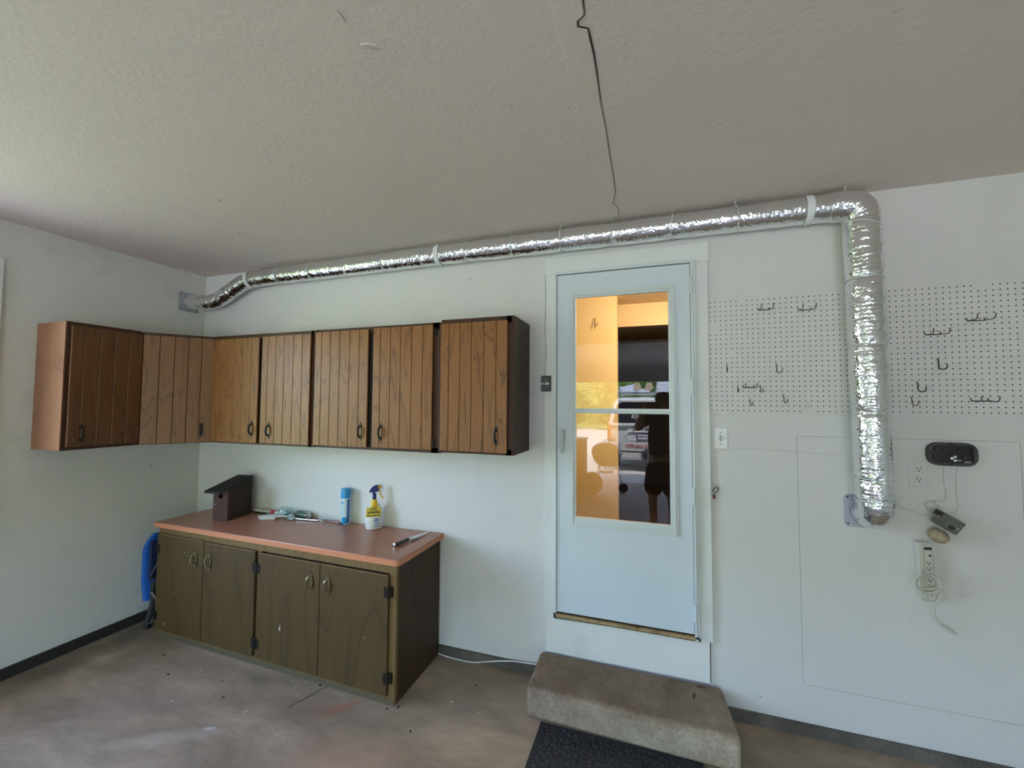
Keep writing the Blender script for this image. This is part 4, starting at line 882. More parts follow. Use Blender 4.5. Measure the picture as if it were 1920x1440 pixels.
# ------------------------------------------------------------------ switches, outlets, wires
sw=thing('light_switch','white toggle light switch plate right of the door trim','light switch',(3.9415,-.0,1.441))
part('plate',MB().box(3.908,3.975,-.005,0,1.386,1.497),M_white,sw,bevel=.0025)
part('toggle',MB().box(3.937,3.946,-.016,-.005,1.437,1.452).box(3.9365,3.9465,-.008,-.005,1.43,1.455),M_offw,sw)
part('slot',MB().box(3.936,3.947,-.0056,-.005,1.428,1.456),M_dark,sw)
for z in (1.411,1.471): part('screw',MB().lathe([(.003,0),(.002,.0012)],(3.9415,-.005,z),(0,-1,0),8),M_dark,sw)
ou=thing('wall_outlet','white-painted duplex outlet plate below the open black keypad shell','outlet',(4.776,0,1.302))
part('plate',MB().box(4.739,4.813,-.006,0,1.244,1.361),M_wall,ou,bevel=.003)
part('receptacle',MB().box(4.760,4.792,-.0085,-.006,1.258,1.347),M_wall,ou,bevel=.002)
sl_=MB()
for zc_ in (1.328,1.280):
    sl_.box(4.768,4.7705,-.0092,-.0085,zc_-.004,zc_+.006).box(4.781,4.7835,-.0092,-.0085,zc_-.004,zc_+.005).box(4.773,4.779,-.0092,-.0085,zc_-.015,zc_-.010)
part('slots',sl_,M_dark,ou)
kp=thing('opened_control_box','opened black wall control with rounded shell and bare circuitry, above the outlet','control box',(4.896,0,1.40))
def rrect(x0,x1,z0,z1,r,y,n=6):
    out=[]
    for (cx_,cz_,a0) in ((x1-r,z1-r,0),(x0+r,z1-r,PI/2),(x0+r,z0+r,PI),(x1-r,z0+r,1.5*PI)):
        out+=[(cx_+r*math.cos(a0+PI/2*i/n),y,cz_+r*math.sin(a0+PI/2*i/n)) for i in range(n+1)]
    return out
part('back_shell',MB().prism(rrect(4.806,4.986,1.347,1.452,.040,-.006),(0,.006,0)),mat('grey_black_plastic',(.035,.033,.032),.5),kp)
rim=MB(); a=rrect(4.806,4.986,1.347,1.452,.040,-.006); b=rrect(4.822,4.970,1.361,1.440,.012,-.006); n=len(a)
rim.add(a+b+[(x,-.022,z) for x,_,z in a]+[(x,-.022,z) for x,_,z in b],[(i,(i+1)%n,2*n+(i+1)%n,2*n+i) for i in range(n)]+[(n+i,n+(i+1)%n,3*n+(i+1)%n,3*n+i) for i in range(n)]+[(2*n+i,2*n+(i+1)%n,3*n+(i+1)%n,3*n+i) for i in range(n)])
part('shell_rim',rim,mat('charcoal_plastic',(.05,.047,.046),.5),kp)
part('circuit_board',MB().box(4.823,4.969,-.010,-.006,1.362,1.439),mat('pcb_black',(.012,.010,.010),.5),kp)
cp=MB(); 
for (x,z,w_,h_,d_) in [(4.845,1.42,.02,.012,.006),(4.88,1.425,.03,.01,.005),(4.93,1.42,.022,.014,.007),(4.84,1.385,.016,.02,.006),(4.945,1.39,.02,.02,.005),(4.90,1.40,.012,.012,.006)]: cp.box(x-w_/2,x+w_/2,-.010-d_,-.010,z-h_/2,z+h_/2)
part('components',cp,M_blackp,kp)
for (x,z) in [(4.897,1.381),(4.908,1.388),(4.908,1.371)]: part('wire_terminal',MB().lathe([(.006,0),(.006,.002),(.003,.003)],(x,-.012,z),(0,-1,0),12),M_white,kp)
part('wire_ends',MB().tube([(4.915,-.013,1.372),(4.93,-.014,1.372)],.002,5).tube([(4.94,-.014,1.367),(4.965,-.014,1.369)],.0012,5).tube([(4.94,-.014,1.363),(4.965,-.014,1.362)],.0012,5),M_white,kp)
for (x,z) in [(4.815,1.405),(4.89,1.447),(4.89,1.352),(4.965,1.402)]: part('screw_boss',MB().lathe([(.005,0),(.005,.003)],(x,-.021,z),(0,-1,0),8),M_black,kp)
M_wirew=mat('painted_wire',(.60,.62,.58),.6)
def cable(name,pts,r,m_,lab,group=None,cat='cable'):
    p=catmull(pts,.012); return solo(name,MB().tube(p,r,7),m_,lab,cat,tuple(p[0]),group)
cable('bell_wire',[(4.872,-.006,1.352),(4.868,-.004,1.30),(4.869,-.004,1.26),(4.874,-.004,1.235),(4.872,-.005,1.195),(4.862,-.006,1.183),(4.835,-.006,1.182),(4.828,-.007,1.178),(4.842,-.012,1.155),(4.848,-.018,1.128)],.0022,M_wirew,'thin wire dropping from the left of the black control box to the dangling box')
cable('bell_wire',[(4.918,-.006,1.350),(4.914,-.004,1.30),(4.912,-.004,1.25),(4.912,-.004,1.21),(4.915,-.004,1.175),(4.913,-.005,1.150),(4.90,-.006,1.132),(4.878,-.010,1.126)],.002,M_wirew,'thin wire dropping from the right of the black control box in a wide bend')
cable('bell_wire',[(4.655,-.004,1.31),(4.658,-.004,1.25),(4.662,-.004,1.19),(4.672,-.005,1.168),(4.70,-.006,1.145),(4.74,-.007,1.130),(4.78,-.010,1.115),(4.80,-.014,1.112)],.0024,M_wirew,'thin wire leaving the duct side and running right to the dangling box')
cable('bell_wire',[(4.812,-.013,1.12),(4.80,-.012,1.145),(4.795,-.012,1.168),(4.81,-.012,1.178),(4.832,-.012,1.17),(4.85,-.013,1.150),(4.848,-.014,1.125)],.0024,M_wirew,'small loop of wire standing above the dangling grey box')
cable('bell_wire',[(3.897,-.004,1.185),(3.900,-.004,1.25),(3.899,-.004,1.33),(3.906,-.004,1.362),(3.935,-.004,1.378),(4.1,-.003,1.390),(4.28,-.003,1.384),(4.294,-.006,1.383),(4.40,-.004,1.379),(4.53,-.004,1.372)],.002,M_wall,'painted-over wire from the door trim under the switch toward the duct')
nb=thing('wire_bundle','loose twisted black and red wires poking out beside the right door trim','wires',(3.90,-.004,1.18))
part('black_wire',MB().tube(catmull([(3.898,-.004,1.155),(3.905,-.018,1.176),(3.915,-.025,1.182),(3.926,-.022,1.178),(3.920,-.012,1.160),(3.905,-.014,1.145),(3.900,-.008,1.12)],.006),.0022,6),M_blackp,nb)
part('white_wire',MB().tube(catmull([(3.899,-.004,1.20),(3.910,-.010,1.190),(3.928,-.016,1.184),(3.92,-.02,1.172),(3.905,-.018,1.165)],.006),.002,6).tube(catmull([(3.905,-.01,1.14),(3.918,-.014,1.138),(3.922,-.012,1.146)],.006),.0018,6),M_offw,nb)
part('wire_nut',MB().lathe([(.003,0),(.007,.012),(.008,.02)],(3.906,-.010,1.118),(-.1,-.1,1),8),mat('dull_red',(.22,.06,.05),.6),nb)
rc=thing('garage_remote','small black two-button remote stuck beside the left door trim','remote',(2.987,-.018,1.741))
part('case',MB().box(2.957,3.017,-.036,-.018,1.694,1.788),M_blackp,rc,bevel=.004)
part('button',MB().box(2.961,2.975,-.0385,-.036,1.735,1.748),mat('pale_button',(.55,.56,.52),.5),rc,bevel=.001)
part('button',MB().box(2.982,3.008,-.0385,-.036,1.734,1.749),mat('pale_button2',(.55,.56,.52),.5),rc,bevel=.001)
part('mark',MB().box(2.970,2.998,-.0366,-.036,1.766,1.768),mat('grey_mark',(.3,.3,.3),.5),rc)
cable('remote_wire',[(2.980,-.0195,2.41),(2.981,-.0195,2.25),(2.979,-.0195,2.08),(2.984,-.0195,1.94),(2.982,-.0195,1.85),(2.981,-.022,1.788)],.0016,mat('grey_wire',(.22,.22,.21),.5),'thin grey wire running up the door trim from the small black remote')
# dangling transformer box, beige plug, power strip
gb_=thing('junction_box','small grey-olive electrical box dangling open from thin wires','electrical box',(4.865,-.03,1.10))
Bq=Matrix.Translation((4.862,-.035,1.092))@Matrix.Rotation(math.radians(35),4,'Y')@Matrix.Rotation(math.radians(-28),4,'Z')
def bb(): m=MB(); m.m=Bq; return m
part('box_shell',bb().box(-.045,.045,-.022,.022,-.030,.030),M_olive,gb_,bevel=.004)
part('lid',bb().box(-.045,.045,-.026,-.022,-.030,.030),mat('olive_lid',(.10,.10,.08),.5),gb_,bevel=.002)
part('terminal',bb().box(-.060,-.030,-.030,-.016,.004,.026).lathe([(.010,0),(.008,.006)],(.018,-.027,-.014),(0,-1,0),10),M_black,gb_)
part('screw',bb().lathe([(.003,0),(.003,.002)],(-.038,-.026,.002),(0,-1,0),8).lathe([(.003,0),(.003,.002)],(.036,-.026,-.006),(0,-1,0),8),M_steel,gb_)
bp_=MB(); 
bp_.m=Matrix.Translation((4.830,-.030,1.028))@Matrix.Rotation(math.radians(28),4,'Y')
bp_.lathe([(.006,-.036),(.022,-.028),(.031,-.006),(.030,.012),(.022,.026),(.008,.032)],(0,0,0),(1,0,0),14)
bp2=solo('plug_adapter',bp_,M_beige,'rounded beige plug lump hanging between the grey box and the power strip','plug',(4.83,-.03,1.028))
part('stem',MB().tube([(4.855,-.03,1.016),(4.866,-.03,1.011)],.004,6),M_beige,bp2)
cable('bell_wire',[(4.845,-.03,1.068),(4.836,-.032,1.055),(4.832,-.03,1.045)],.003,M_wirew,'short dark wire stub joining the grey box to the beige plug')
ps=thing('power_strip','off-white power strip hanging vertically below the beige plug','power strip',(4.778,-.02,.865))
Pm=Matrix.Translation((4.779,-.0,.865))@Matrix.Rotation(math.radians(-2.5),4,'Y')
def pm_(): m=MB(); m.m=Pm; return m
part('case',pm_().box(-.030,.028,-.038,-.001,-.132,.130),M_offw,ps,bevel=.006)
part('ridge',pm_().box(-.029,-.010,-.042,-.036,-.125,.122),M_offw,ps,bevel=.003)
part('switch',pm_().box(-.004,.022,-.041,-.038,.098,.110),M_blackp,ps)
part('reset_button',pm_().lathe([(.005,0),(.004,.004)],(.014,-.038,.072),(0,-1,0),10),M_blackp,ps)
for i,z in enumerate((.040,.014,-.012,-.038,-.064,-.096)):
    part('socket',pm_().box(-.006,.020,-.0395,-.038,z-.010,z+.010),M_offw,ps,bevel=.001) if i!=99 else None
    part('socket_holes',pm_().box(.0,.002,-.0402,-.0395,z-.002,z+.007).box(.012,.014,-.0402,-.0395,z-.002,z+.006).lathe([(.003,0),(.003,.0006)],(.007,-.0396,z-.006),(0,-1,0),8),M_dark,ps)
part('hanger',pm_().ring((.000,-.02,.137),.010,.002,(0,1,0),14,6).tube([(.004,-.02,.14),(.03,-.02,.134)],.002,6),M_offw,ps)
cd=[]
for i in range(46):
    a=2.2+i*2*PI/20; R0=.040+.0012*i*.2
    cd.append((4.772+R0*math.cos(a)*.95,-.048-.010*(i/46),.815+R0*math.sin(a)*.92))
cd+= [(4.812,-.056,.80),(4.814,-.054,.765),(4.797,-.050,.725),(4.796,-.046,.685),(4.806,-.040,.655),(4.822,-.036,.635)]
crd=part('cord',MB().tube(catmull(cd,.010),.0034,7),M_offw,ps)
part('plug',MB().tube([(4.820,-.036,.637),(4.838,-.034,.624),(4.862,-.032,.610)],.008,8,rad=[.005,.009,.010]),M_offw,ps)
part('prong',MB().tube([(4.862,-.034,.613),(4.880,-.032,.603)],.0018,5).tube([(4.858,-.034,.606),(4.874,-.032,.596)],.0018,5),M_steel,ps)
cable('floor_cord',[(2.275,-.022,.010),(2.36,-.026,.004),(2.46,-.026,.003),(2.53,-.024,.006),(2.60,-.022,.022),(2.70,-.020,.046),(2.78,-.019,.060),(2.86,-.018,.066),(2.93,-.018,.070)],.004,M_white,'white cord lying along the concrete curb between base cabinet and step')

# ------------------------------------------------------------------ step and mat
stp=MB().prism([(2.955,-.018,0),(2.965,-.345,0),(3.955,-.362,0),(3.925,-.018,0)],(0,0,.157))
so_=solo('concrete_step',stp,M_step,'worn concrete step below the door with a black mat at its foot','step',(3.45,-.18,0),bevel=.022,bseg=4)
leafm=mat('dry_leaf',(.10,.055,.03),.8)
solo('dry_leaf',MB().prism([(3.80,-.055,.158),(3.825,-.048,.160),(3.845,-.040,.159),(3.835,-.058,.161),(3.81,-.066,.158)],(0,0,.002)),leafm,'dry brown leaf on the step near its back right corner','leaf',(3.82,-.05,.158),'dry leaves on the step')
solo('dry_leaf',MB().prism([(3.775,-.165,.158),(3.790,-.135,.160),(3.785,-.12,.159),(3.775,-.14,.161)],(0,0,.002)),leafm,'thin dry leaf curled on the step toward its front right','leaf',(3.78,-.14,.158),'dry leaves on the step')
dm=thing('doormat','black textured rubber doormat on the floor against the step','doormat',(3.42,-.60,0))
nx,ny=190,125; mx0,mx1,my0,my1=3.045,3.800,-.85,-.352
vs=[]
cells=[(random.random(),random.random()) for _ in range(2000)]
for j in range(ny+1):
    for i in range(nx+1):
        x=mx0+.022+(mx1-mx0-.044)*i/nx; y=my0+.022+(my1-my0-.044)*j/ny
        d,_p=noise.voronoi(Vector((x*46,y*46,0)),distance_metric='DISTANCE')
        vs.append((x,y,.005+.009*min(1,max(0,(d[1]-d[0])*2.2))))
part('textured_field',MB().add(vs,[(j*(nx+1)+i,j*(nx+1)+i+1,(j+1)*(nx+1)+i+1,(j+1)*(nx+1)+i) for j in range(ny) for i in range(nx)]),M_rubber,dm,ang=180)
rb=MB(); ringm=((mx0,mx1,my0,my1)); t=.022
rb.box(mx0,mx0+t,my0,my1,0.0005,.007).box(mx1-t,mx1,my0,my1,.0005,.007).box(mx0+t,mx1-t,my0,my0+t,.0005,.007).box(mx0+t,mx1-t,my1-t,my1,.0005,.007)
part('border',rb,M_rubber,dm,bevel=.002)
part('backing',MB().box(mx0+.01,mx1-.01,my0+.01,my1-.01,.0004,.004),M_rubber,dm)

# ------------------------------------------------------------------ outside, seen in the door glass
struct('ground',MB().box(-40,45,-60,14,-.30,-.07),M_grass)
struct('driveway',MB().prism([(-1.2,-6.55,-.03),(8.0,-6.55,-.03),(8.0,-20.5,-.035),(-1.2,-20.5,-.035)],(0,0,-.12)),M_drive)
struct('side_bounce_ground',MB().box(-2.6,-.2,-6.55,10,-.2,-.03),mat('bounce_ground_grey',(.26,.25,.235),.9,bump=(40,.6,.02)))  # unseen grey ground added to bounce neutral light in through the left window
struct('road',MB().box(-40,45,-26,-20.5,-.15,-.045),M_drive)
struct('roof',MB().box(-.6,XR+.6,YF-.25,7,H+.26,H+.36),mat('roof_shingle',(.12,.11,.10),.9))
struct('wall_house',MB().box(-.15,1.35,.12,7,0,H+.25).box(5.65,XR+.15,.12,7,0,H+.25).box(1.35,5.65,4.62,7,0,H+.25),M_siding)
def tree(x,y,h,r,lab,leafm_,n,seed,shrub=False):
    rnd=random.Random(seed)
    t=thing('tree' if not shrub else 'shrub',lab,'tree' if not shrub else 'shrub',(x,y,-.07),'greenery beyond the driveway')
    if not shrub: part('trunk',MB().tube([(x,y,-.07),(x+.05,y,h*.3),(x-.1,y+.05,h*.6)],.2,8,rad=[.26,.2,.13]),M_bark,t)
    m=MB(); vs=[];fs=[]
    for _ in range(n):
        while True:
            d=Vector((rnd.uniform(-1,1),rnd.uniform(-1,1),rnd.uniform(-1,1)))
            if .35<d.length<1: break
        c=Vector((x+d.x*r*1.1,y+d.y*r,(h*.56 if not shrub else h*.5)+d.z*h*.46)); c+=Vector((noise.noise(d*3),noise.noise(d*3+Vector((5,0,0))),0))*r*.3
        a=Vector((rnd.gauss(0,1),rnd.gauss(0,1),rnd.gauss(0,1))).normalized(); b=a.orthogonal().normalized(); s=rnd.uniform(.07,.16)*(1 if not shrub else .7)
        o=len(vs); vs+=[c-a*s,c+b*s*.45,c+a*s,c-b*s*.45]; fs.append((o,o+1,o+2,o+3))
    f=part('foliage',m.add(vs,fs),leafm_,t,smooth=False); f['kind']='stuff'
    hh=h*.56 if not shrub else h*.5
    part('inner_crown',MB().lathe([(.1*r,hh-h*.38),(.55*r,hh-h*.28),(.72*r,hh-h*.05),(.66*r,hh+h*.15),(.35*r,hh+h*.32),(.05*r,hh+h*.37)],(x,y,0),seg=14),M_leafd,t)
hb=MB(); nx_,ny_=60,14; vs=[]
for j in range(ny_+1):
    for i in range(nx_+1):
        x=-34+72*i/nx_; y=-35-14*j/ny_; z=-.2+9.5*(1-math.exp(-j*.33))*(1 if j else 0); d=noise.noise(Vector((x*.35,y*.35,z*.3)))
        vs.append((x,y+1.4*d,z+1.2*d*(j>0)))
hb.add(vs,[(j*(nx_+1)+i,j*(nx_+1)+i+1,(j+1)*(nx_+1)+i+1,(j+1)*(nx_+1)+i) for j in range(ny_) for i in range(nx_)])
struct('wooded_bank',hb,mat('wooded_bank_leaves',(.05,.12,.025),.9,bump=(4,1,.4),var=(2.2,(.24,.32,.07),9,.38,.62)))
tree(-5.2,-31,7.5,2.7,'light green leafy tree reflected at the far left of the door glass',M_leaf,6000,1)
tree(1.6,-31.5,8,2.6,'tall light green tree reflected behind the grill',M_leaf,6000,2)
tree(8.4,-31,8,2.4,'dark green tree reflected behind the van',M_leafd,6000,3)
tree(4.8,-25.6,4.8,1.55,'mid-height dark green tree reflected above the van roof',M_leafd,5000,4)
tree(-1.7,-25,2.8,1.4,'low yellow-green shrub reflected beyond the driveway, left',M_leaf,4000,5,True)
tree(1.4,-25.2,2.5,1.15,'low yellow-green shrub reflected beyond the driveway, beside the van',M_leaf,4000,6,True)
tree(9.5,-26,6,2.0,'dark tree far right beyond the driveway',M_leafd,4000,8)
tree(-8,-25,6,2.4,'leafy tree beyond the driveway far left',M_leaf,4000,9)

# white service van, its rear toward the garage
VX,VY=3.46,-8.24
vn=thing('van','white service van parked in the driveway with ladders on its roof, reflected in the glass','van',(VX,VY-2.4,-.03))
def sect(y,hw,zr,zb,top):   # closed half-profiles -> ring
    pts=[(.0,zb),(hw*.80,zb),(hw*.97,zb+.12),(hw,.75),(hw*.985,1.08),(top,zr-.16),(top-.10,zr-.03),(0,zr)]
    return [(VX+a,y,z) for a,z in pts]+[(VX-a,y,z) for a,z in pts[-2:0:-1]]
S=[(VY,.86,1.70,.30,.72),(VY-.05,.94,1.75,.24,.78),(VY-.6,.965,1.80,.22,.82),(VY-2.6,.965,1.80,.22,.82),(VY-3.3,.96,1.70,.22,.80),(VY-3.9,.955,1.14,.22,.88),(VY-4.7,.92,1.02,.24,.84),(VY-4.85,.80,.80,.32,.74)]
m=MB(); R8=[sect(*s) for s in S]; n=len(R8[0]); m.add([p for r in R8 for p in r],[(i*n+k,i*n+(k+1)%n,(i+1)*n+(k+1)%n,(i+1)*n+k) for i in range(len(S)-1) for k in range(n)]+[tuple(range(n)),tuple(range((len(S)-1)*n,len(S)*n))])
part('body',m,M_vanw,vn,ang=40)
yf=VY+.006
part('rear_window',MB().prism([(VX-.80,yf,1.15),(VX+.80,yf,1.15),(VX+.70,yf,1.60),(VX+.55,yf,1.65),(VX-.55,yf,1.65),(VX-.70,yf,1.60)],(0,.01,0)),M_vang,vn)
part('roof_spoiler',MB().prism([(VX-.70,VY-.12,1.70),(VX+.70,VY-.12,1.70),(VX+.60,VY+.07,1.665),(VX-.60,VY+.07,1.665)],(0,0,.06)),M_vanw,vn,bevel=.01)
part('window_ledge',MB().prism([(VX-.86,yf,1.075),(VX+.86,yf,1.075),(VX+.80,yf,1.14),(VX-.80,yf,1.14)],(0,.028,0)),M_vanw,vn,bevel=.008)
for sg in (-1,1):
    part('tail_light',MB().prism([(VX+sg*.86,yf,.73),(VX+sg*.945,VY-.03,.75),(VX+sg*.93,VY-.03,1.10),(VX+sg*.85,yf,1.10)],(0,.02,0)),M_orange,vn,label='amber and red tail light')
    part('red_lens',MB().prism([(VX+sg*.868,yf+.02,.80),(VX+sg*.915,VY-.005,.80),(VX+sg*.905,VY-.005,.98),(VX+sg*.868,yf+.02,.98)],(0,.008,0)),M_lensred,vn)
part('plate_recess',MB().prism([(VX-.36,yf,.74),(VX-.30,yf,.70),(VX+.20,yf,.70),(VX+.28,yf,.76),(VX+.34,yf,.925),(VX-.44,yf,.925)],(0,.004,0)),mat('recess_white',(.62,.64,.66),.4),vn)
part('plate_lip',MB().box(VX-.44,VX+.36,yf,yf+.03,.92,.945),M_vanw,vn,bevel=.006)
lp_=part('license_plate',MB().box(3.235,3.540,yf+.004,yf+.014,.745,.895),mat('plate_face',(.50,.50,.58),.4),vn)
part('plate_frame',MB().box(3.225,3.550,yf+.006,yf+.018,.735,.748).box(3.225,3.550,yf+.006,yf+.018,.892,.905).box(3.225,3.238,yf+.006,yf+.018,.735,.905).box(3.537,3.550,yf+.006,yf+.018,.735,.905),M_blackp,lp_)
rr=(PI/2,0,PI)
text('GLU 4447',.075,(3.388,yf+.015,.815),rr,mat('plate_ink',(.03,.03,.12),.4),lp_)
text('CLEANING',.070,(3.695,yf+.003,.985),rr,M_ink,vn)
text('INSTALL',.070,(3.255,yf+.003,.985),rr,M_ink,vn)
text('REPAIR',.070,(2.90,yf+.003,.985),rr,M_ink,vn)
part('round_decal',MB().lathe([(.030,0),(.030,.002)],(3.455,yf,.985),(0,1,0),16),M_ink,vn)
text('-62-HAPPY',.158,(3.27,yf+.012,.570),rr,M_redink,vn,sx=.86)
text('POWER',.15,(3.33,yf+.013,1.300),rr,M_white,vn,sx=.9)
part('decal_bar',MB().box(3.22,3.38,yf+.011,yf+.013,1.195,1.222),M_white,vn)
part('nameplate',MB().box(2.60,2.72,yf,yf+.004,.700,.722).box(2.62,2.72,yf,yf+.004,.745,.760),M_blackp,vn)
part('lower_panel',MB().box(VX-.84,VX+.84,yf-.01,yf+.004,.475,.66),mat('van_lower',(.58,.56,.56),.4),vn)
part('bumper',MB().prism([(VX-.93,VY+.0,.25),(VX-.93,VY+.11,.28),(VX-.93,VY+.12,.44),(VX-.93,VY+.0,.46)],(1.86,0,0)),M_bump,vn,bevel=.02)
part('bumper_groove',MB().box(VX-.90,VX+.90,VY+.08,VY+.124,.455,.472),M_black,vn)
for (wx,wy) in [(VX-.80,VY-.95),(VX+.80,VY-.95),(VX-.80,VY-3.95),(VX+.80,VY-3.95)]:
    wh=part('wheel',MB().lathe([(.20,-.10),(.31,-.10),(.33,-.07),(.33,.07),(.31,.10),(.20,.10)],(wx,wy,.30),(1,0,0),28),M_tyre,vn)
    part('hub',MB().lathe([(.20,-.085),(.20,.085)],(wx,wy,.30),(1,0,0),20),M_alloy,wh)
part('side_window',MB().box(VX-.935,VX-.925,VY-3.0,VY-.3,1.18,1.52),M_vang,vn)
part('side_window',MB().box(VX+.925,VX+.935,VY-3.0,VY-.3,1.18,1.52),M_vang,vn)
for y in (VY-.55,VY-2.3):
    part('rack_bar',MB().box(VX-.78,VX+.78,y-.03,y+.03,1.875,1.925).box(VX-.74,VX-.68,y-.03,y+.03,1.72,1.88).box(VX+.68,VX+.74,y-.03,y+.03,1.72,1.88),M_alloy,vn,bevel=.005)
def ladder(lab,x,z,wd,L,upright=False,tilt=0,name='ladder',pads=False):
    l=thing(name,lab,'ladder',(x,VY-2,z),'ladders on the van roof')
    y0,y1=VY-.1,VY-.1-L; Tm=Matrix.Translation((x,0,z))@Matrix.Rotation(tilt,4,'Y')
    for s in (-1,1):
        m=MB(); m.m=Tm
        m.box(s*wd/2-.013,s*wd/2+.013,y1,y0,-.036,.036); part('rail',m,M_ladder,l)
    k=0
    while y0-.25-k*.31>y1:
        m=MB(); m.m=Tm; yy=y0-.25-k*.31; m.tube([(-wd/2,yy,0),(wd/2,yy,0)],.016,6); part('rung',m,M_ladder,l); k+=1
    return l,Tm
ladder('aluminium extension ladder lying flat at the left of the van rack',2.98,1.962,.42,3.4)
ladder('aluminium ladder lying tilted on top of the left rack ladder',3.02,2.075,.40,3.3,tilt=-.22)
l,Tm=ladder('central rack ladder whose two tan rubber feet face the garage',3.385,1.985,.27,3.2)
for x in (3.245,3.525):
    m=MB(); m.prism([(x-.085,VY-.08,1.96),(x+.085,VY-.08,1.96),(x+.10,VY-.08,2.02),(x+.06,VY-.08,2.12),(x+.02,VY-.08,2.14),(x-.04,VY-.08,2.13),(x-.09,VY-.08,2.04)],(0,.05,0)); part('foot_pad',m,M_tan,l,bevel=.006,label='tan rubber ladder foot')
for k in range(4):
    ladder(['lowest','second','third','topmost'][k]+' ladder of the stack at the right of the van rack',3.92,1.965+.078*k,.42-.02*k,3.3)

# kettle grill near the garage opening
GX,GY=2.785,-5.48
gr=thing('kettle_grill','black round kettle grill on thin legs near the garage opening, reflected in the glass','grill',(GX,GY,0))
rg=.28
part('bowl',MB().lathe([(.03,-.27),(.12,-.25),(.21,-.19),(.262,-.10),(rg,0)],(GX,GY,.72),seg=36),mat('black_enamel',(.012,.012,.012),.15,coat=.6),gr)
part('lid',MB().lathe([(rg+.004,0),(.272,.06),(.235,.12),(.17,.165),(.08,.19),(.0,.195)],(GX,GY,.722),seg=36,cap=False),mat('black_enamel_lid',(.012,.012,.012),.12,coat=.7),gr)
part('rim_band',MB().ring((GX,GY,.721),rg+.003,.004,(0,0,1),40,6),M_steel,gr)
part('lid_handle',MB().tube([(GX-.06,GY,.912),(GX-.06,GY,.945),(GX+.06,GY,.945),(GX+.06,GY,.912)],.008,8),M_blackp,gr)
for (dx,dy) in ((.29,.06),(-.20,.22),(-.20,-.22)):
    part('leg',MB().tube([(GX+dx*.55,GY+dy*.55,.55),(GX+dx,GY+dy,.03 if dx<0 else .14)],.010,8),M_alloy,gr)
wh=part('wheel',MB().lathe([(.05,-.02),(.082,-.02),(.088,0),(.082,.02),(.05,.02)],(GX+.30,GY+.06,.09),(.55,.83,0),24),M_tyre,gr)
part('hub',MB().lathe([(.052,-.012),(.02,-.022),(.02,.022),(.052,.012)],(GX+.30,GY+.06,.09),(.55,.83,0),20),M_alloy,wh)
part('ash_catcher',MB().lathe([(.06,-.02),(.13,0),(.135,.02)],(GX,GY,.36),seg=24),M_alloy,gr)
# bin and tyre at its side
bn=thing('rubbish_bin','tall dark wheeled bin standing left of the kettle grill, reflected in the glass','bin',(2.24,-5.35,0))
part('body',MB().prism([(2.06,-5.55,.02),(2.42,-5.55,.02),(2.42,-5.15,.02),(2.06,-5.15,.02)],(0,0,.92)),mat('dark_bin',(.02,.022,.02),.5),bn,bevel=.05)
part('lid',MB().box(2.04,2.44,-5.57,-5.13,.94,.98),mat('dark_bin_lid',(.03,.032,.03),.4),bn,bevel=.02)
tr=thing('spare_tire','round dark tyre leaning beside the bin, reflected low in the glass','tire',(2.56,-5.12,0))
part('tread',MB().lathe([(.10,-.06),(.18,-.06),(.195,-.03),(.195,.03),(.18,.06),(.10,.06)],(2.56,-5.12,.196),(.2,1,0),30),M_tyre,tr)
part('rim',MB().lathe([(.10,-.04),(.03,-.03),(.03,.03),(.10,.04)],(2.56,-5.12,.196),(.2,1,0),24),mat('rim_grey',(.2,.2,.2),.5,.5),tr)
# scooter with a helmet
sx_,sy_=3.475,-6.15
st=thing('kick_scooter','blue kick scooter standing at the garage threshold, reflected beside the photographer','scooter',(sx_,sy_,0))
M_bluep=mat('blue_paint',(.05,.16,.35),.3,.3)
part('steering_tube',MB().tube([(sx_,sy_,.10),(sx_+.01,sy_,.74)],.018,10),M_bluep,st)
part('handlebar',MB().tube([(sx_-.14,sy_,.74),(sx_+.16,sy_,.74)],.012,8),M_steel,st)
part('deck',MB().box(sx_-.06,sx_+.06,sy_-.62,sy_-.05,.07,.09),M_bluep,st,bevel=.008)
for yy in (sy_+.02,sy_-.66): part('wheel',MB().lathe([(.03,-.014),(.06,-.014),(.065,0),(.06,.014),(.03,.014)],(sx_-.02,yy,.066),(1,0,.0),20),M_white,st)
hm_=thing('bicycle_helmet','white vented cycling helmet hanging on the scooter handlebar','helmet',(sx_-.02,sy_+.14,.62))
for k in range(5):
    a=-.9+k*.45
    part('shell_rib',MB().tube([(sx_-.02+.085*math.sin(a)*math.sin(PI*i/8),sy_+.12+.07*math.cos(a)*math.sin(PI*i/8),.62+.10*math.cos(PI*i/8)) for i in range(9)],.011,8),M_white,hm_)
part('liner',MB().lathe([(.02,-.08),(.05,-.04),(.06,0),(.05,.05),(.02,.08)],(sx_-.02,sy_+.12,.62),seg=20),mat('blue_liner',(.03,.10,.25),.6),hm_)

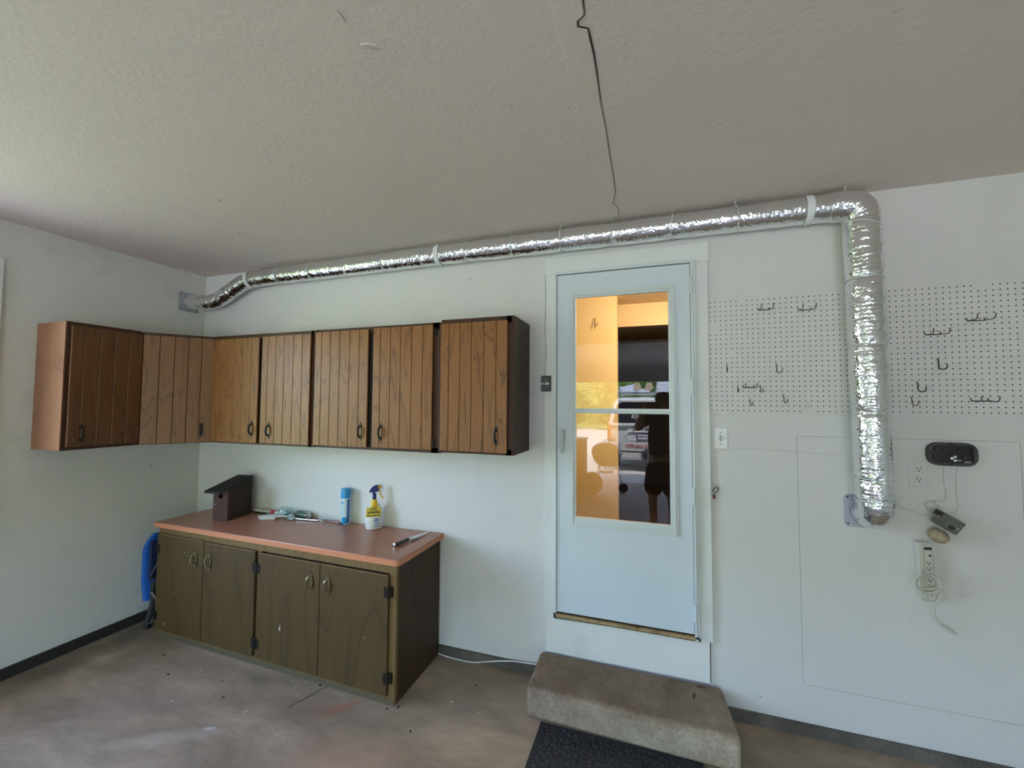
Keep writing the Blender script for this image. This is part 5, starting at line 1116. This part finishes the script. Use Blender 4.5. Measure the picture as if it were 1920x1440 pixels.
# ------------------------------------------------------------------ photographer holding the phone
cp_=Vector((3.5967,-2.4745,1.6232)); fw=Vector((f_.x,f_.y,0)).normalized(); rt=Vector((fw.y,-fw.x,0))
def W(a,b,z): p=cp_+rt*a+fw*b; return Vector((p.x,p.y,z))      # a to the right, b forward, z height
org=W(-.05,-.50,0)
per=thing('person','person in dark T-shirt and shorts holding up a phone, reflected in the glass','person',tuple(org))
def skinmesh(name,V,E_,Rr,mat_,parent,sub=2,root=0):
    b=base(parent); me=bpy.data.meshes.new(name); me.from_pydata([tuple(Vector(v)-b) for v in V],E_,[]); me.update()
    o=bpy.data.objects.new(name,me); C.objects.link(o); o.parent=parent; me.materials.append(mat_)
    sk=o.modifiers.new('skin','SKIN'); sk.use_smooth_shade=True
    for i,r in enumerate(Rr): me.skin_vertices[0].data[i].radius=(r,r) if not isinstance(r,tuple) else r
    for i in range(len(V)): me.skin_vertices[0].data[i].use_root=(i==root)
    s=o.modifiers.new('sub','SUBSURF'); s.levels=sub; s.render_levels=sub
    return o
cx0=-.05; cb0=-.50
V=[];E_=[];Rr=[]
def jv(p,r,pa=None):
    V.append(p); Rr.append(r)
    if pa is not None: E_.append((pa,len(V)-1))
    return len(V)-1
pel=jv(W(cx0,cb0,.95),(.155,.12)); wst=jv(W(cx0,cb0,1.12),(.145,.11),pel); ch=jv(W(cx0,cb0+.01,1.32),(.17,.125),wst); nk0=jv(W(cx0,cb0,1.47),(.11,.085),ch)
nk=jv(W(cx0+.01,cb0+.01,1.54),.055,nk0); hd0=jv(W(cx0+.02,cb0+.03,1.585),(.072,.082),nk); hd1=jv(W(cx0+.02,cb0+.03,1.65),(.078,.095),hd0); hd2=jv(W(cx0+.02,cb0+.02,1.71),(.055,.07),hd1)
hands={}
for s in (-1,1):
    sh_=jv(W(cx0+s*.20,cb0,1.42),.062,nk0); el_=jv(W(cx0+s*.28+.01,cb0+.14,1.31),.045,sh_)
    wr=jv(W(s*.125+.00,-.10,1.545),.028,el_); pm2=jv(W(s*.108,-.055,1.585),(.034,.018),wr); hands[s]=pm2
    for k,(dz,ln) in enumerate(((.035,.07),(.015,.078),(-.006,.072),(-.026,.058))):
        a1=jv(W(s*.100,-.040,1.600+dz),.009,pm2); a2=jv(W(s*.080,-.026,1.606+dz),.008,a1); a3=jv(W(s*.080-s*(ln-.045),-.024,1.606+dz),.007,a2)
    th1=jv(W(s*.098,-.062,1.612),.011,pm2); th2=jv(W(s*.078,-.058,1.628),.009,th1); th3=jv(W(s*.058,-.054,1.632),.008,th2)
    hp=jv(W(cx0+s*.09,cb0,.88),.098,pel); kne=jv(W(cx0+s*.115,cb0+.03,.50),.060,hp); ank=jv(W(cx0+s*.12,cb0-.01,.10),.040,kne); toe=jv(W(cx0+s*.13,cb0+.13,.035),.032,ank)
skinmesh('body',V,E_,Rr,M_skin,per)
# face and ears
fc=MB(); nb_=W(cx0+.02,cb0+.03,1.64)
fc.lathe([(.004,-.022),(.013,-.012),(.009,.008),(.003,.02)],tuple(nb_+fw*.098-Vector((0,0,.01))),(0,0,1),8)
part('nose',fc,M_skin,per)
part('eyes',MB().lathe([(.001,-.009),(.009,0),(.001,.009)],tuple(nb_+fw*.088+rt*.032+Vector((0,0,.022))),(0,0,1),10).lathe([(.001,-.009),(.009,0),(.001,.009)],tuple(nb_+fw*.088-rt*.032+Vector((0,0,.022))),(0,0,1),10),M_white,per)
part('mouth',MB().tube([tuple(nb_+fw*.086-rt*.024-Vector((0,0,.048))),tuple(nb_+fw*.094-Vector((0,0,.05))),tuple(nb_+fw*.086+rt*.024-Vector((0,0,.048)))],.005,6),mat('lips',(.30,.12,.10),.5),per)
part('ears',MB().lathe([(.006,-.03),(.014,0),(.006,.03)],tuple(nb_+rt*.080),(0,0,1),8).lathe([(.006,-.03),(.014,0),(.006,.03)],tuple(nb_-rt*.080),(0,0,1),8),M_skin,per)
part('hair',MB().lathe([(.092,-.02),(.098,.03),(.085,.075),(.045,.105),(.0,.11)],tuple(nb_-fw*.012+Vector((0,0,.02))),(0,0,1),20,cap=False),M_hair,per)
# clothes: T-shirt and loose shorts as their own skins
V=[];E_=[];Rr=[]
a=jv(W(cx0,cb0,.90),(.185,.145)); b=jv(W(cx0,cb0,1.12),(.175,.135),a); c=jv(W(cx0,cb0+.01,1.32),(.19,.142),b); d=jv(W(cx0,cb0,1.46),(.125,.098),c)
for s in (-1,1):
    e=jv(W(cx0+s*.205,cb0,1.425),.078,d); jv(W(cx0+s*.25,cb0+.07,1.36),.072,e)
skinmesh('shirt',V,E_,Rr,M_shirt,per)
V=[];E_=[];Rr=[]
a=jv(W(cx0,cb0,.98),(.17,.135)); b=jv(W(cx0,cb0,.86),(.175,.14),a)
for s in (-1,1):
    e=jv(W(cx0+s*.10,cb0,.74),.125,b); jv(W(cx0+s*.118,cb0+.02,.50),.110,e)
skinmesh('shorts',V,E_,Rr,M_shorts,per)
for s in (-1,1):
    m=MB(); p0=W(cx0+s*.125,cb0-.06,0); q3=Matrix(((rt.x,fw.x,0,p0.x),(rt.y,fw.y,0,p0.y),(0,0,1,0),(0,0,0,1))); m.m=q3
    m.prism([(-.045,-.04,0),(.045,-.04,0),(.052,.12,0),(.040,.22,0),(-.040,.22,0),(-.050,.12,0)],(0,0,.085)); part('shoe',m,M_black,per,bevel=.018)
ph=thing('phone','black phone held up in both hands by the photographer, reflected in the glass','phone',tuple(W(0,-.05,1.6)))
m=MB(); m.m=Matrix(((rt.x,fw.x,0,cp_.x),(rt.y,fw.y,0,cp_.y),(0,0,1,cp_.z),(0,0,0,1)))
m.box(-.078,.078,-.046,-.038,-.062,.016); part('case',m,M_blackp,ph,bevel=.003)
m=MB(); m.m=Matrix(((rt.x,fw.x,0,cp_.x),(rt.y,fw.y,0,cp_.y),(0,0,1,cp_.z),(0,0,0,1)))
m.lathe([(.007,0),(.006,.002)],(-.06,-.038,.0),(0,1,0),12).lathe([(.007,0),(.006,.002)],(-.06,-.038,-.02),(0,1,0),12); part('lenses',m,M_vang,ph)
